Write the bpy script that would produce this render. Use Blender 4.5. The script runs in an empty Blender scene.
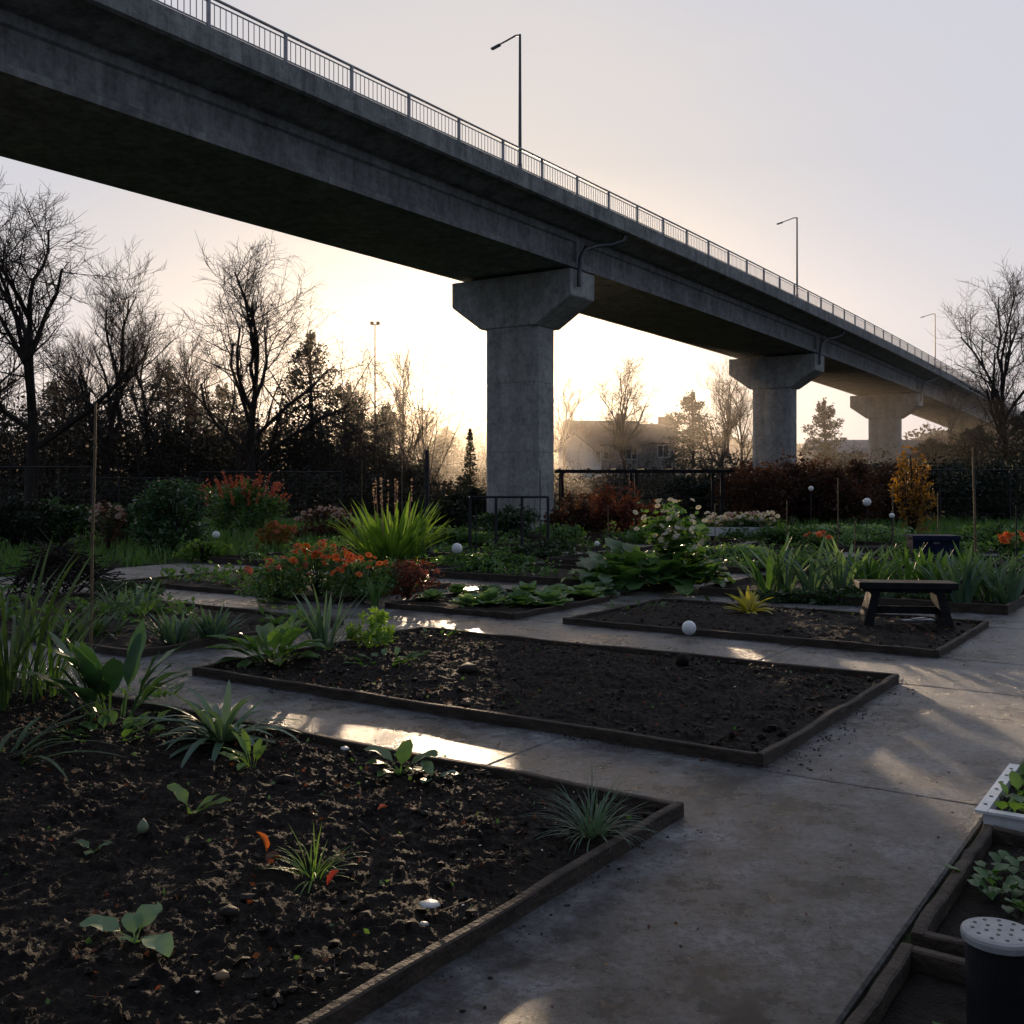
import bpy, math, random
from mathutils import Vector, noise, Euler
C = bpy.context.scene.collection
R = math.radians
rnd = random.Random(7)
F = 1035.0; H = 1.6; HV = 483.0
E1 = Vector((.5646, .8254, 0)); E2 = Vector((-.8254, .5646, 0))
def G(u, v, z=0.0):
    Y = (H - z) * F / (v - HV); return Vector(((u - 512) / F * Y, Y, z))
def GY(u, Y, z=0.0): return Vector(((u - 512) / F * Y, Y, z))
def PQ(p, q, z=0.0): return E1 * p + E2 * q + Vector((0, 0, z))
def ZV(v, Y): return H + (HV - v) / F * Y
ROT = math.atan2(E1.y, E1.x)

# ---------------------------------------------------------------- materials
def nodes(name):
    m = bpy.data.materials.new(name); m.use_nodes = True
    nt = m.node_tree; b = nt.nodes['Principled BSDF']; return m, nt, b
def mat(name, c1, c2, scale=5, rough=.8, bump=0, bscale=None, spec=.3, stretch=None, metal=0, dist=.02, detail=6):
    m, nt, b = nodes(name); N = nt.nodes; L = nt.links
    tc = N.new('ShaderNodeTexCoord'); mp = N.new('ShaderNodeMapping'); L.new(tc.outputs['Object'], mp.inputs[0])
    if stretch: mp.inputs['Scale'].default_value = stretch
    n = N.new('ShaderNodeTexNoise'); n.inputs['Scale'].default_value = scale; n.inputs['Detail'].default_value = detail
    n.inputs['Roughness'].default_value = .65
    L.new(mp.outputs[0], n.inputs[0])
    r = N.new('ShaderNodeValToRGB'); r.color_ramp.elements[0].position = .32; r.color_ramp.elements[1].position = .68
    r.color_ramp.elements[0].color = (*c1, 1); r.color_ramp.elements[1].color = (*c2, 1)
    L.new(n.outputs[0], r.inputs[0]); L.new(r.outputs[0], b.inputs['Base Color'])
    b.inputs['Roughness'].default_value = rough; b.inputs['Specular IOR Level'].default_value = spec; b.inputs['Metallic'].default_value = metal
    if bump:
        n2 = N.new('ShaderNodeTexNoise'); n2.inputs['Scale'].default_value = bscale or scale * 6; n2.inputs['Detail'].default_value = 5
        L.new(tc.outputs['Object'], n2.inputs[0])
        bp = N.new('ShaderNodeBump'); bp.inputs['Strength'].default_value = bump; bp.inputs['Distance'].default_value = dist
        L.new(n2.outputs[0], bp.inputs['Height']); L.new(bp.outputs[0], b.inputs['Normal'])
    return m
def leaf(name, c1, c2, scale=3, rough=.4, trans=.35, spec=.45, tint=1.7):
    m, nt, b = nodes(name); N = nt.nodes; L = nt.links
    tc = N.new('ShaderNodeTexCoord')
    n = N.new('ShaderNodeTexNoise'); n.inputs['Scale'].default_value = scale; n.inputs['Detail'].default_value = 4
    L.new(tc.outputs['Object'], n.inputs[0])
    r = N.new('ShaderNodeValToRGB'); r.color_ramp.elements[0].position = .33; r.color_ramp.elements[1].position = .67
    r.color_ramp.elements[0].color = (*c1, 1); r.color_ramp.elements[1].color = (*c2, 1)
    L.new(n.outputs[0], r.inputs[0]); L.new(r.outputs[0], b.inputs['Base Color'])
    b.inputs['Roughness'].default_value = rough; b.inputs['Specular IOR Level'].default_value = spec
    t = N.new('ShaderNodeBsdfTranslucent')
    mx = N.new('ShaderNodeMix'); mx.data_type = 'RGBA'; mx.blend_type = 'MULTIPLY'; mx.inputs[0].default_value = 1
    L.new(r.outputs[0], mx.inputs[6]); mx.inputs[7].default_value = (tint * 1.2, tint * 1.1, tint * .5, 1)
    L.new(mx.outputs[2], t.inputs[0])
    ms = N.new('ShaderNodeMixShader'); ms.inputs[0].default_value = trans
    L.new(b.outputs[0], ms.inputs[1]); L.new(t.outputs[0], ms.inputs[2])
    L.new(ms.outputs[0], N['Material Output'].inputs[0])
    return m
M = {}
M['soil'] = mat('soil', (.003, .0022, .002), (.017, .0115, .0085), 6, .75, 1, 90, .13, dist=.014)
M['clod'] = mat('clod', (.004, .003, .0025), (.026, .0175, .013), 22, .68, .9, 150, .2, dist=.008)
M['timber'] = mat('timber', (.022, .016, .012), (.075, .055, .042), 6, .75, .5, 40, .25, stretch=(1, 1, 4))
M['wood_dark'] = mat('wood_dark', (.008, .008, .009), (.022, .02, .021), 8, .75, .4, 40, .2)
M['cane'] = mat('cane', (.10, .07, .035), (.22, .15, .08), 12, .6)
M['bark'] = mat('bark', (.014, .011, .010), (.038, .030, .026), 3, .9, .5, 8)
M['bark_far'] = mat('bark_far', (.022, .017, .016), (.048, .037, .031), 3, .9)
M['steel'] = mat('steel', (.08, .085, .09), (.16, .16, .17), 5, .5, metal=.6)
M['rail'] = mat('rail', (.25, .25, .26), (.42, .42, .43), 4, .5, metal=.2)
M['iron'] = mat('iron', (.015, .016, .018), (.04, .04, .045), 6, .55, metal=.3)
M['white'] = mat('white_paint', (.6, .6, .6), (.78, .78, .76), 9, .45, .2, 30)
M['stone_white'] = mat('stone_white', (.5, .49, .46), (.75, .74, .7), 20, .5, .3, 60)
M['globe'] = mat('globe_glass', (.75, .75, .74), (.85, .85, .83), 9, .25)
M['navy'] = mat('navy_paint', (.008, .012, .035), (.015, .02, .055), 6, .7, spec=.15)
M['plastic'] = mat('black_plastic', (.010, .010, .012), (.018, .018, .02), 8, .4)
M['lid'] = mat('grey_plastic', (.25, .25, .26), (.38, .38, .38), 18, .5)
M['wall'] = mat('render_wall', (.26, .24, .22), (.36, .33, .30), 1, .9)
M['brick'] = mat('brick_wall', (.12, .07, .05), (.2, .12, .09), 2, .9)
M['roof'] = mat('roof_tile', (.04, .03, .028), (.08, .055, .048), 2, .8)
M['slate'] = mat('roof_slate', (.10, .12, .16), (.16, .18, .23), 2, .7)
M['glass'] = mat('window_glass', (.02, .025, .03), (.04, .045, .05), 2, .12, spec=.6)
M['ground'] = mat('ground_grass', (.010, .015, .007), (.035, .048, .018), 1.2, .95, .8, 14, .1, dist=.05)
M['lawn'] = mat('lawn', (.035, .07, .018), (.075, .13, .035), 2, .9, .8, 25, .2, dist=.05)
M['hill'] = mat('hill', (.016, .016, .012), (.04, .036, .025), .15, .95, .5, 1)
M['g_dark'] = leaf('leaf_dark', (.018, .042, .018), (.045, .09, .034), trans=.3)
M['g_deep'] = leaf('leaf_deep', (.028, .08, .038), (.07, .145, .065), trans=.3, rough=.32)
M['g_mid'] = leaf('leaf_mid', (.038, .10, .03), (.095, .19, .055), trans=.38)
M['g_bright'] = leaf('leaf_bright', (.09, .18, .03), (.17, .30, .06), trans=.45)
M['g_glauc'] = leaf('leaf_glaucous', (.055, .115, .08), (.11, .19, .13), trans=.28, rough=.42)
M['g_pale'] = leaf('leaf_pale', (.10, .19, .085), (.20, .32, .15), trans=.35, rough=.45)
M['g_yellow'] = leaf('leaf_yellow', (.28, .28, .04), (.5, .45, .08), trans=.45)
M['g_ever'] = leaf('leaf_evergreen', (.008, .015, .009), (.022, .034, .016), .6, .7, .12)
M['g_far'] = leaf('leaf_far', (.012, .012, .009), (.030, .027, .018), .4, .8, .2)
M['brown'] = leaf('leaf_brown', (.035, .016, .012), (.095, .042, .027), 2, .7, .3)
M['ochre'] = leaf('leaf_ochre', (.12, .06, .015), (.25, .14, .03), 4, .6, .4)
M['orange'] = leaf('petal_orange', (.6, .11, .015), (.85, .26, .04), 8, .5, .4, tint=1.0)
M['red'] = leaf('petal_red', (.4, .03, .02), (.6, .09, .045), 8, .5, .35, tint=1.0)
M['coral'] = leaf('petal_coral', (.48, .10, .06), (.68, .2, .12), 8, .5, .4, tint=1.0)
M['rust'] = leaf('leaf_rust', (.10, .03, .018), (.22, .07, .04), 2, .7, .3, tint=1.2)
M['petalw'] = leaf('petal_white', (.65, .62, .57), (.85, .82, .77), 8, .5, .4, tint=1)
M['pink'] = leaf('petal_pink', (.45, .3, .29), (.62, .46, .42), 8, .5, .4, tint=1)
M['straw'] = leaf('straw', (.12, .085, .05), (.26, .19, .12), 8, .6, .3)
def concrete(name, a, b_, dark):
    m, nt, b = nodes(name); N = nt.nodes; L = nt.links
    tc = N.new('ShaderNodeTexCoord')
    def nz(s, d, r, src=None):
        n = N.new('ShaderNodeTexNoise'); n.inputs['Scale'].default_value = s; n.inputs['Detail'].default_value = d; n.inputs['Roughness'].default_value = r
        L.new(src or tc.outputs['Object'], n.inputs[0]); return n
    def rmp(n, p0, c0, p1, c1):
        r = N.new('ShaderNodeValToRGB'); r.color_ramp.elements[0].position = p0; r.color_ramp.elements[1].position = p1
        r.color_ramp.elements[0].color = (*c0, 1); r.color_ramp.elements[1].color = (*c1, 1); L.new(n.outputs[0], r.inputs[0]); return r.outputs[0]
    def mul(x, y):
        k = N.new('ShaderNodeMix'); k.data_type = 'RGBA'; k.blend_type = 'MULTIPLY'; k.inputs[0].default_value = 1; L.new(x, k.inputs[6]); L.new(y, k.inputs[7]); return k.outputs[2]
    mp = N.new('ShaderNodeMapping'); mp.inputs['Scale'].default_value = (2.2, 2.2, .22); L.new(tc.outputs['Object'], mp.inputs[0])
    x = mul(rmp(nz(1.1, 10, .75), .36, a, .64, b_), rmp(nz(1.5, 8, .75, mp.outputs[0]), .34, dark, .58, (1, 1, 1)))
    x = mul(x, rmp(nz(5, 10, .8), .36, (.6, .6, .6), .52, (1, 1, 1)))
    L.new(x, b.inputs['Base Color'])
    n3 = nz(12, 8, .6)
    bp = N.new('ShaderNodeBump'); bp.inputs['Strength'].default_value = .6; bp.inputs['Distance'].default_value = .03
    L.new(n3.outputs[0], bp.inputs['Height']); L.new(bp.outputs[0], b.inputs['Normal'])
    b.inputs['Roughness'].default_value = .85; b.inputs['Specular IOR Level'].default_value = .2
    return m
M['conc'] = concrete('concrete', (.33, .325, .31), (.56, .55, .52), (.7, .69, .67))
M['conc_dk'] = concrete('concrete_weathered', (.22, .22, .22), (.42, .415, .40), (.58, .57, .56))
m, nt, b = nodes('wet_path'); N = nt.nodes; L = nt.links
tc = N.new('ShaderNodeTexCoord')
def NZ(s, d=6, r=.6, off=0):
    n = N.new('ShaderNodeTexNoise'); n.inputs['Scale'].default_value = s; n.inputs['Detail'].default_value = d; n.inputs['Roughness'].default_value = r
    mp = N.new('ShaderNodeMapping'); mp.inputs['Location'].default_value = (off, off * .7, 0); L.new(tc.outputs['Object'], mp.inputs[0])
    L.new(mp.outputs[0], n.inputs[0]); return n
def RP(src, p0, c0, p1, c1):
    r = N.new('ShaderNodeValToRGB'); r.color_ramp.elements[0].position = p0; r.color_ramp.elements[0].color = (*c0, 1)
    r.color_ramp.elements[1].position = p1; r.color_ramp.elements[1].color = (*c1, 1); L.new(src.outputs[0], r.inputs[0]); return r
def MUL(x, y):
    k = N.new('ShaderNodeMix'); k.data_type = 'RGBA'; k.blend_type = 'MULTIPLY'; k.inputs[0].default_value = 1
    L.new(x, k.inputs[6]); L.new(y, k.inputs[7]); return k.outputs[2]
a1 = NZ(1.2, 14, .72); a2 = NZ(4.5, 12, .8, 3); a3 = NZ(55, 6, .75); a5 = NZ(34, 8, .85, 9)
r1 = RP(a1, .40, (.045, .047, .052), .62, (.25, .262, .285))
r2 = RP(a2, .42, (.33, .33, .34), .55, (1, 1, 1))
r5 = RP(a5, .43, (.25, .25, .26), .53, (1, 1, 1))
L.new(MUL(MUL(r1.outputs[0], r2.outputs[0]), r5.outputs[0]), b.inputs['Base Color'])
r3 = RP(a1, .40, (.27, .27, .27), .62, (.52, .52, .52)); r3b = RP(a2, .40, (.72, .72, .72), .58, (1, 1, 1))
L.new(MUL(r3.outputs[0], r3b.outputs[0]), b.inputs['Roughness'])
b.inputs['Specular IOR Level'].default_value = .6
bp = N.new('ShaderNodeBump'); bp.inputs['Strength'].default_value = .8; bp.inputs['Distance'].default_value = .006; L.new(a3.outputs[0], bp.inputs['Height'])
bp2 = N.new('ShaderNodeBump'); bp2.inputs['Strength'].default_value = .8; bp2.inputs['Distance'].default_value = .05; L.new(a2.outputs[0], bp2.inputs['Height'])
L.new(bp.outputs[0], bp2.inputs['Normal']); L.new(bp2.outputs[0], b.inputs['Normal'])
M['path'] = m

# ---------------------------------------------------------------- mesh builder
class MB:
    def __init__(s): s.v = []; s.f = []; s.m = []
    def add(s, vs, fs, mi=0):
        o = len(s.v); s.v.extend([tuple(x) for x in vs]); s.f.extend([tuple(i + o for i in f) for f in fs]); s.m.extend([mi] * len(fs))
    def box(s, c, sz, rz=0, mi=0, rx=0, ry=0):
        e = Euler((rx, ry, rz)).to_matrix(); c = Vector(c); x, y, z = [k / 2 for k in sz]
        vs = [c + e @ Vector((i * x, j * y, k * z)) for i in (-1, 1) for j in (-1, 1) for k in (-1, 1)]
        s.add(vs, [(0, 1, 3, 2), (4, 6, 7, 5), (0, 4, 5, 1), (2, 3, 7, 6), (0, 2, 6, 4), (1, 5, 7, 3)], mi)
    def tube(s, p0, p1, r0, r1, n=6, mi=0, cap=False):
        p0 = Vector(p0); p1 = Vector(p1); d = p1 - p0
        if d.length < 1e-6: return
        d.normalize(); a = d.orthogonal().normalized(); b = d.cross(a)
        vs = []
        for p, r in ((p0, r0), (p1, r1)):
            for i in range(n):
                t = 2 * math.pi * i / n; vs.append(p + (a * math.cos(t) + b * math.sin(t)) * r)
        fs = [(i, (i + 1) % n, n + (i + 1) % n, n + i) for i in range(n)]
        if cap: fs += [tuple(range(n - 1, -1, -1)), tuple(range(n, 2 * n))]
        s.add(vs, fs, mi)
    def path(s, pts, r0, r1, n=6, mi=0):
        k = len(pts) - 1
        for i in range(k):
            s.tube(pts[i], pts[i + 1], r0 + (r1 - r0) * i / k, r0 + (r1 - r0) * (i + 1) / k, n, mi)
    def lathe(s, c, prof, n=20, mi=0):
        c = Vector(c); vs = []
        for r, z in prof:
            for i in range(n):
                t = 2 * math.pi * i / n; vs.append(c + Vector((r * math.cos(t), r * math.sin(t), z)))
        fs = []
        for k in range(len(prof) - 1):
            for i in range(n): fs.append((k * n + i, k * n + (i + 1) % n, (k + 1) * n + (i + 1) % n, (k + 1) * n + i))
        s.add(vs, fs, mi)
    def build(s, name, mats, parent=None, loc=None, smooth=False):
        me = bpy.data.meshes.new(name); me.from_pydata(s.v, [], s.f)
        if not isinstance(mats, (list, tuple)): mats = [mats]
        for x in mats: me.materials.append(x)
        if len(mats) > 1: me.polygons.foreach_set('material_index', s.m)
        if smooth: me.polygons.foreach_set('use_smooth', [True] * len(s.f))
        me.update(); o = bpy.data.objects.new(name, me); C.objects.link(o)
        if parent: o.parent = parent
        if loc is not None: o.location = loc
        return o
def tag(o, label=None, cat=None, group=None, kind=None):
    if label: o['label'] = label
    if cat: o['category'] = cat
    if group: o['group'] = group
    if kind: o['kind'] = kind
    return o
def empty(name, loc, label, cat, group=None, rz=0):
    o = bpy.data.objects.new(name, None); C.objects.link(o); o.location = loc; o.rotation_euler = (0, 0, rz)
    o.empty_display_size = .1
    return tag(o, label, cat, group)
def dup(root, loc, label=None, rz=0, sc=None, group=None):
    r = root.copy(); C.objects.link(r); r.location = loc; r.rotation_euler = (0, 0, rz)
    if sc is not None: r.scale = (sc, sc, sc) if not isinstance(sc, tuple) else sc
    if label: r['label'] = label
    if group: r['group'] = group
    for ch in list(root.children):
        c = ch.copy(); C.objects.link(c); c.parent = r
        for g in list(ch.children):
            d = g.copy(); C.objects.link(d); d.parent = c
    return r

# ---------------------------------------------------------------- camera, sky, sun
cam = bpy.data.cameras.new('camera'); co = bpy.data.objects.new('camera', cam); C.objects.link(co)
co.location = (0, 0, H); co.rotation_euler = (R(90), 0, 0); cam.lens = 36 * F / 1024; cam.sensor_width = 36
cam.shift_y = -29 / 1024; cam.clip_end = 5000; cam.clip_start = .05
bpy.context.scene.camera = co
AZ = math.atan((486 - 512) / F); EL = R(5.9)
S = Vector((math.sin(AZ) * math.cos(EL), math.cos(AZ) * math.cos(EL), math.sin(EL)))
sl = bpy.data.lights.new('sun', 'SUN'); sl.energy = 4.2; sl.angle = R(.7); sl.color = (1, .72, .46)
so = bpy.data.objects.new('sun', sl); C.objects.link(so); so.rotation_euler = S.to_track_quat('Z', 'Y').to_euler()
w = bpy.data.worlds.new('World'); bpy.context.scene.world = w; w.use_nodes = True
nt = w.node_tree; N = nt.nodes; L = nt.links; N.clear()
out = N.new('ShaderNodeOutputWorld'); bg1 = N.new('ShaderNodeBackground'); bg2 = N.new('ShaderNodeBackground'); ad = N.new('ShaderNodeAddShader')
sky = N.new('ShaderNodeTexSky'); sky.sky_type = 'NISHITA'; sky.sun_disc = False; sky.sun_elevation = EL; sky.sun_rotation = AZ
sky.dust_density = 2.0
L.new(sky.outputs[0], bg1.inputs[0]); bg1.inputs[1].default_value = .008
tc = N.new('ShaderNodeTexCoord'); vm = N.new('ShaderNodeVectorMath'); vm.operation = 'DOT_PRODUCT'; vm.inputs[1].default_value = S
L.new(tc.outputs['Generated'], vm.inputs[0])
ac = N.new('ShaderNodeMath'); ac.operation = 'ARCCOSINE'; ac.use_clamp = False; L.new(vm.outputs['Value'], ac.inputs[0])
dv = N.new('ShaderNodeMath'); dv.operation = 'DIVIDE'; dv.inputs[1].default_value = math.pi; L.new(ac.outputs[0], dv.inputs[0])
mpn = N.new('ShaderNodeMapping'); mpn.inputs['Scale'].default_value = (1, 1, 4); L.new(tc.outputs['Generated'], mpn.inputs[0])
cn = N.new('ShaderNodeTexNoise'); cn.inputs['Scale'].default_value = 2.2; cn.inputs['Detail'].default_value = 5; cn.inputs['Roughness'].default_value = .5
L.new(mpn.outputs[0], cn.inputs[0])
cm = N.new('ShaderNodeMath'); cm.operation = 'MULTIPLY_ADD'; cm.inputs[1].default_value = .12; cm.inputs[2].default_value = -.06
L.new(cn.outputs[0], cm.inputs[0])
cw = N.new('ShaderNodeMath'); cw.operation = 'MULTIPLY'; L.new(cm.outputs[0], cw.inputs[0])
cs = N.new('ShaderNodeMath'); cs.operation = 'MULTIPLY'; cs.use_clamp = True; cs.inputs[1].default_value = 8; L.new(dv.outputs[0], cs.inputs[0]); L.new(cs.outputs[0], cw.inputs[1])
aa = N.new('ShaderNodeMath'); aa.operation = 'ADD'; L.new(dv.outputs[0], aa.inputs[0]); L.new(cw.outputs[0], aa.inputs[1])
rp = N.new('ShaderNodeValToRGB'); cr = rp.color_ramp
stops = [(0, (2.4, 2.05, 1.55)), (.012, (1.35, 1.15, .88)), (.032, (.90, .80, .69)), (.07, (.72, .67, .65)), (.13, (.64, .63, .68)), (.22, (.60, .63, .73)), (.36, (.40, .45, .57)), (.6, (.20, .235, .32)), (1, (.13, .155, .22))]
cr.elements[0].position = 0; cr.elements[0].color = (*stops[0][1], 1); cr.elements[1].position = 1; cr.elements[1].color = (*stops[-1][1], 1)
for p_, c_ in stops[1:-1]:
    e = cr.elements.new(p_); e.color = (*c_, 1)
L.new(aa.outputs[0], rp.inputs[0]); L.new(rp.outputs[0], bg2.inputs[0]); bg2.inputs[1].default_value = 1
L.new(bg1.outputs[0], ad.inputs[0]); L.new(bg2.outputs[0], ad.inputs[1]); L.new(ad.outputs[0], out.inputs[0])
vs = bpy.context.scene.view_settings; vs.view_transform = 'Standard'; vs.look = 'None'; vs.exposure = 0

# ---------------------------------------------------------------- ground, hills, mist
mb = MB(); n = 60
xs = [-1500, -700, -300] + [-160 + 8 * i for i in range(41)] + [300, 700, 1500]
ys = [-60, -20] + [i * 6 for i in range(0, 34)] + [260, 500, 1200, 3000]
def hz(x, y):
    if y < 45: return -.012
    t = min(1, max(0, (y - 48) / 110)); t = t * t * (3 - 2 * t)
    h = 5.2 * t * (0.75 + .5 * noise.noise((x * .012, y * .012, 3)))
    return h - .012
for y in ys:
    for x in xs: mb.v.append((x, y, hz(x, y)))
nx = len(xs)
for j in range(len(ys) - 1):
    for i in range(nx - 1):
        a = j * nx + i; mb.f.append((a, a + 1, a + nx + 1, a + nx)); mb.m.append(0)
tag(mb.build('ground', M['ground'], smooth=True), kind='structure')
mb = MB(); mb.add([(-60, 27, 0), (-3, 34, 0), (-3, 47, 0), (-60, 47, 0)], [(0, 1, 2, 3)])
tag(mb.build('lawn', M['lawn']), kind='structure')
mb = MB(); hx = [-420 + 12 * i for i in range(72)]; rows = [(170, 0), (200, .75), (235, 1.0), (300, .8)]
for (y, k) in rows:
    for x in hx:
        u = 512 + F * x / y
        hgt = 12 + 5 * math.exp(-((u - 470) / 160) ** 2) + 3 * noise.noise((x * .02, 0, 5)) - 5 * max(0, min(1, (u - 700) / 200))
        mb.v.append((x, y, k * max(3, hgt) - .5 if k else -1))
nx = len(hx)
for j in range(3):
    for i in range(nx - 1):
        a = j * nx + i; mb.f.append((a, a + 1, a + nx + 1, a + nx)); mb.m.append(0)
tag(mb.build('hills', M['hill'], smooth=True), kind='structure')
mb = MB(); mb.box((0, 108, 8.4), (210, 116, 17.5))
mist = mb.build('mist', M['hill'])
vmt = bpy.data.materials.new('mist_volume'); vmt.use_nodes = True; nt = vmt.node_tree; nt.nodes.clear()
o_ = nt.nodes.new('ShaderNodeOutputMaterial'); vsn = nt.nodes.new('ShaderNodeVolumeScatter'); vsn.inputs['Density'].default_value = .0021
vsn.inputs['Anisotropy'].default_value = .82; vsn.inputs['Color'].default_value = (1, .90, .78, 1); nt.links.new(vsn.outputs[0], o_.inputs['Volume'])
mist.data.materials.clear(); mist.data.materials.append(vmt); tag(mist, 'thin morning mist hanging before the tree line', 'mist', kind='stuff')

# ---------------------------------------------------------------- paths
mb = MB()
pb = [-1.5, 1.9, 5.5, 8.5, 9.95, 12.4, 14.5, 18.2, 22, 27]
qb = [.92, 3.4, 7.6, 11.2, 17]
for i in range(len(pb) - 1):
    for j in range(len(qb) - 1):
        g = .005; p0, p1, q0, q1 = pb[i] + g, pb[i + 1] - g, qb[j] + g, qb[j + 1] - g
        z = .012 + rnd.uniform(0, .004); bv = .010
        vs_ = [PQ(p0, q0, -.02), PQ(p1, q0, -.02), PQ(p1, q1, -.02), PQ(p0, q1, -.02), PQ(p0, q0, z - bv), PQ(p1, q0, z - bv), PQ(p1, q1, z - bv), PQ(p0, q1, z - bv),
               PQ(p0 + bv, q0 + bv, z), PQ(p1 - bv, q0 + bv, z), PQ(p1 - bv, q1 - bv, z), PQ(p0 + bv, q1 - bv, z)]
        mb.add(vs_, [(0, 4, 5, 1), (1, 5, 6, 2), (2, 6, 7, 3), (3, 7, 4, 0), (4, 8, 9, 5), (5, 9, 10, 6), (6, 10, 11, 7), (7, 11, 8, 4), (8, 11, 10, 9)])
tag(mb.build('path', M['path']), kind='structure')

# ---------------------------------------------------------------- beds
beds = {'A': (.8, 4.52, 2.1, 9.4), 'B': (5.56, 8.5, 2.1, 7.0), 'C': (9.93, 12.4, 2.1, 6.1), 'D': (9.93, 12.2, 6.75, 8.75), 'E': (13.6, 16, 2.1, 6.1), 'Fb': (13.6, 16, 6.8, 11),
        'I': (5.8, 8.5, 8.1, 13), 'J': (9.93, 12.4, 9.6, 14.2), 'Lb': (13.6, 16, 12, 16.6), 'Mb': (17.2, 19.4, 2.1, 6.1), 'Nb': (17.2, 19.4, 6.8, 11), 'O': (17.2, 19.4, 12, 17),
        'P': (20.6, 22.8, 6.8, 11), 'Q': (20.6, 22.8, 12, 17), 'Rb': (20.6, 22.8, 2.1, 6.1), 'Sb': (24, 26.5, 4.5, 9.5), 'T': (24, 26.5, 10.5, 16), 'K1': (3.62, 4.93, -1.2, .86), 'K2': (1.2, 3.5, -1.2, .86)}
bl = {'A': 'long dark timber edging of the nearest bare soil bed at bottom left', 'B': 'worn timber edging around the empty soil bed in the middle', 'C': 'timber edging of the soil bed the dark bench stands in',
      'D': 'timber edging around the low lettuce bed', 'E': 'timber edging of the leek bed behind the bench', 'Fb': 'timber edging of the squash plant bed', 'I': 'timber edging of the left bed with grey rosette plants',
      'J': 'timber edging of the orange marigold bed', 'Lb': 'timber edging of the bed with the sword leaved clump', 'Mb': 'timber edging of the bed with the navy crate', 'Nb': 'timber edging of the bare bed right behind the squash',
      'O': 'timber edging of the bed left of the dark post', 'P': 'timber edging of the bed nearest before the thick bridge pier', 'Q': 'timber edging of the bed around the round green shrub', 'Rb': 'timber edging of the bed under the ochre shrub',
      'Sb': 'farthest timber edging right of the pier foot', 'T': 'farthest timber edging left of the pier foot', 'K1': 'short timber edging right of the path beside the white tray', 'K2': 'timber edging around the black pot at bottom right corner'}
soil = MB(); clod = MB()
def soilz(p, q, k=1):
    v = Vector((p, q, 0))
    a = noise.noise(v * 1.3) * .030 + noise.noise(v * 3.7) * .022
    t = noise.turbulence(v * 8, 5, True, noise_basis='PERLIN_ORIGINAL', amplitude_scale=.72, frequency_scale=2.1)
    d1, pt = noise.voronoi(v * 16 + Vector((noise.noise(v * 14), noise.noise(v * 14 + Vector((7, 0, 0))), 0)) * 1.4)
    hgt = max(0, noise.noise(pt[0] * 5.1) + .1); c = max(0, 1 - d1[0] * 1.7) ** .8 * .055 * hgt
    return .034 + a + t * .030 + c + noise.noise(v * 70) * .008
ph = (1 + 5 ** .5) / 2
icv = [Vector(x).normalized() for x in [(-1, ph, 0), (1, ph, 0), (-1, -ph, 0), (1, -ph, 0), (0, -1, ph), (0, 1, ph), (0, -1, -ph), (0, 1, -ph), (ph, 0, -1), (ph, 0, 1), (-ph, 0, -1), (-ph, 0, 1)]]
icf = [(0, 11, 5), (0, 5, 1), (0, 1, 7), (0, 7, 10), (0, 10, 11), (1, 5, 9), (5, 11, 4), (11, 10, 2), (10, 7, 6), (7, 1, 8), (3, 9, 4), (3, 4, 2), (3, 2, 6), (3, 6, 8), (3, 8, 9), (4, 9, 5), (2, 4, 11), (6, 2, 10), (8, 6, 7), (9, 8, 1)]
def lump(mb, c, r, mi=0, flat=.7, jit=.3):
    e = rnd.uniform(.6, 1.3)
    mb.add([Vector(c) + Vector((v.x * e, v.y, v.z * flat)) * r * rnd.uniform(1 - jit, 1 + jit) for v in icv], icf, mi)
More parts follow.
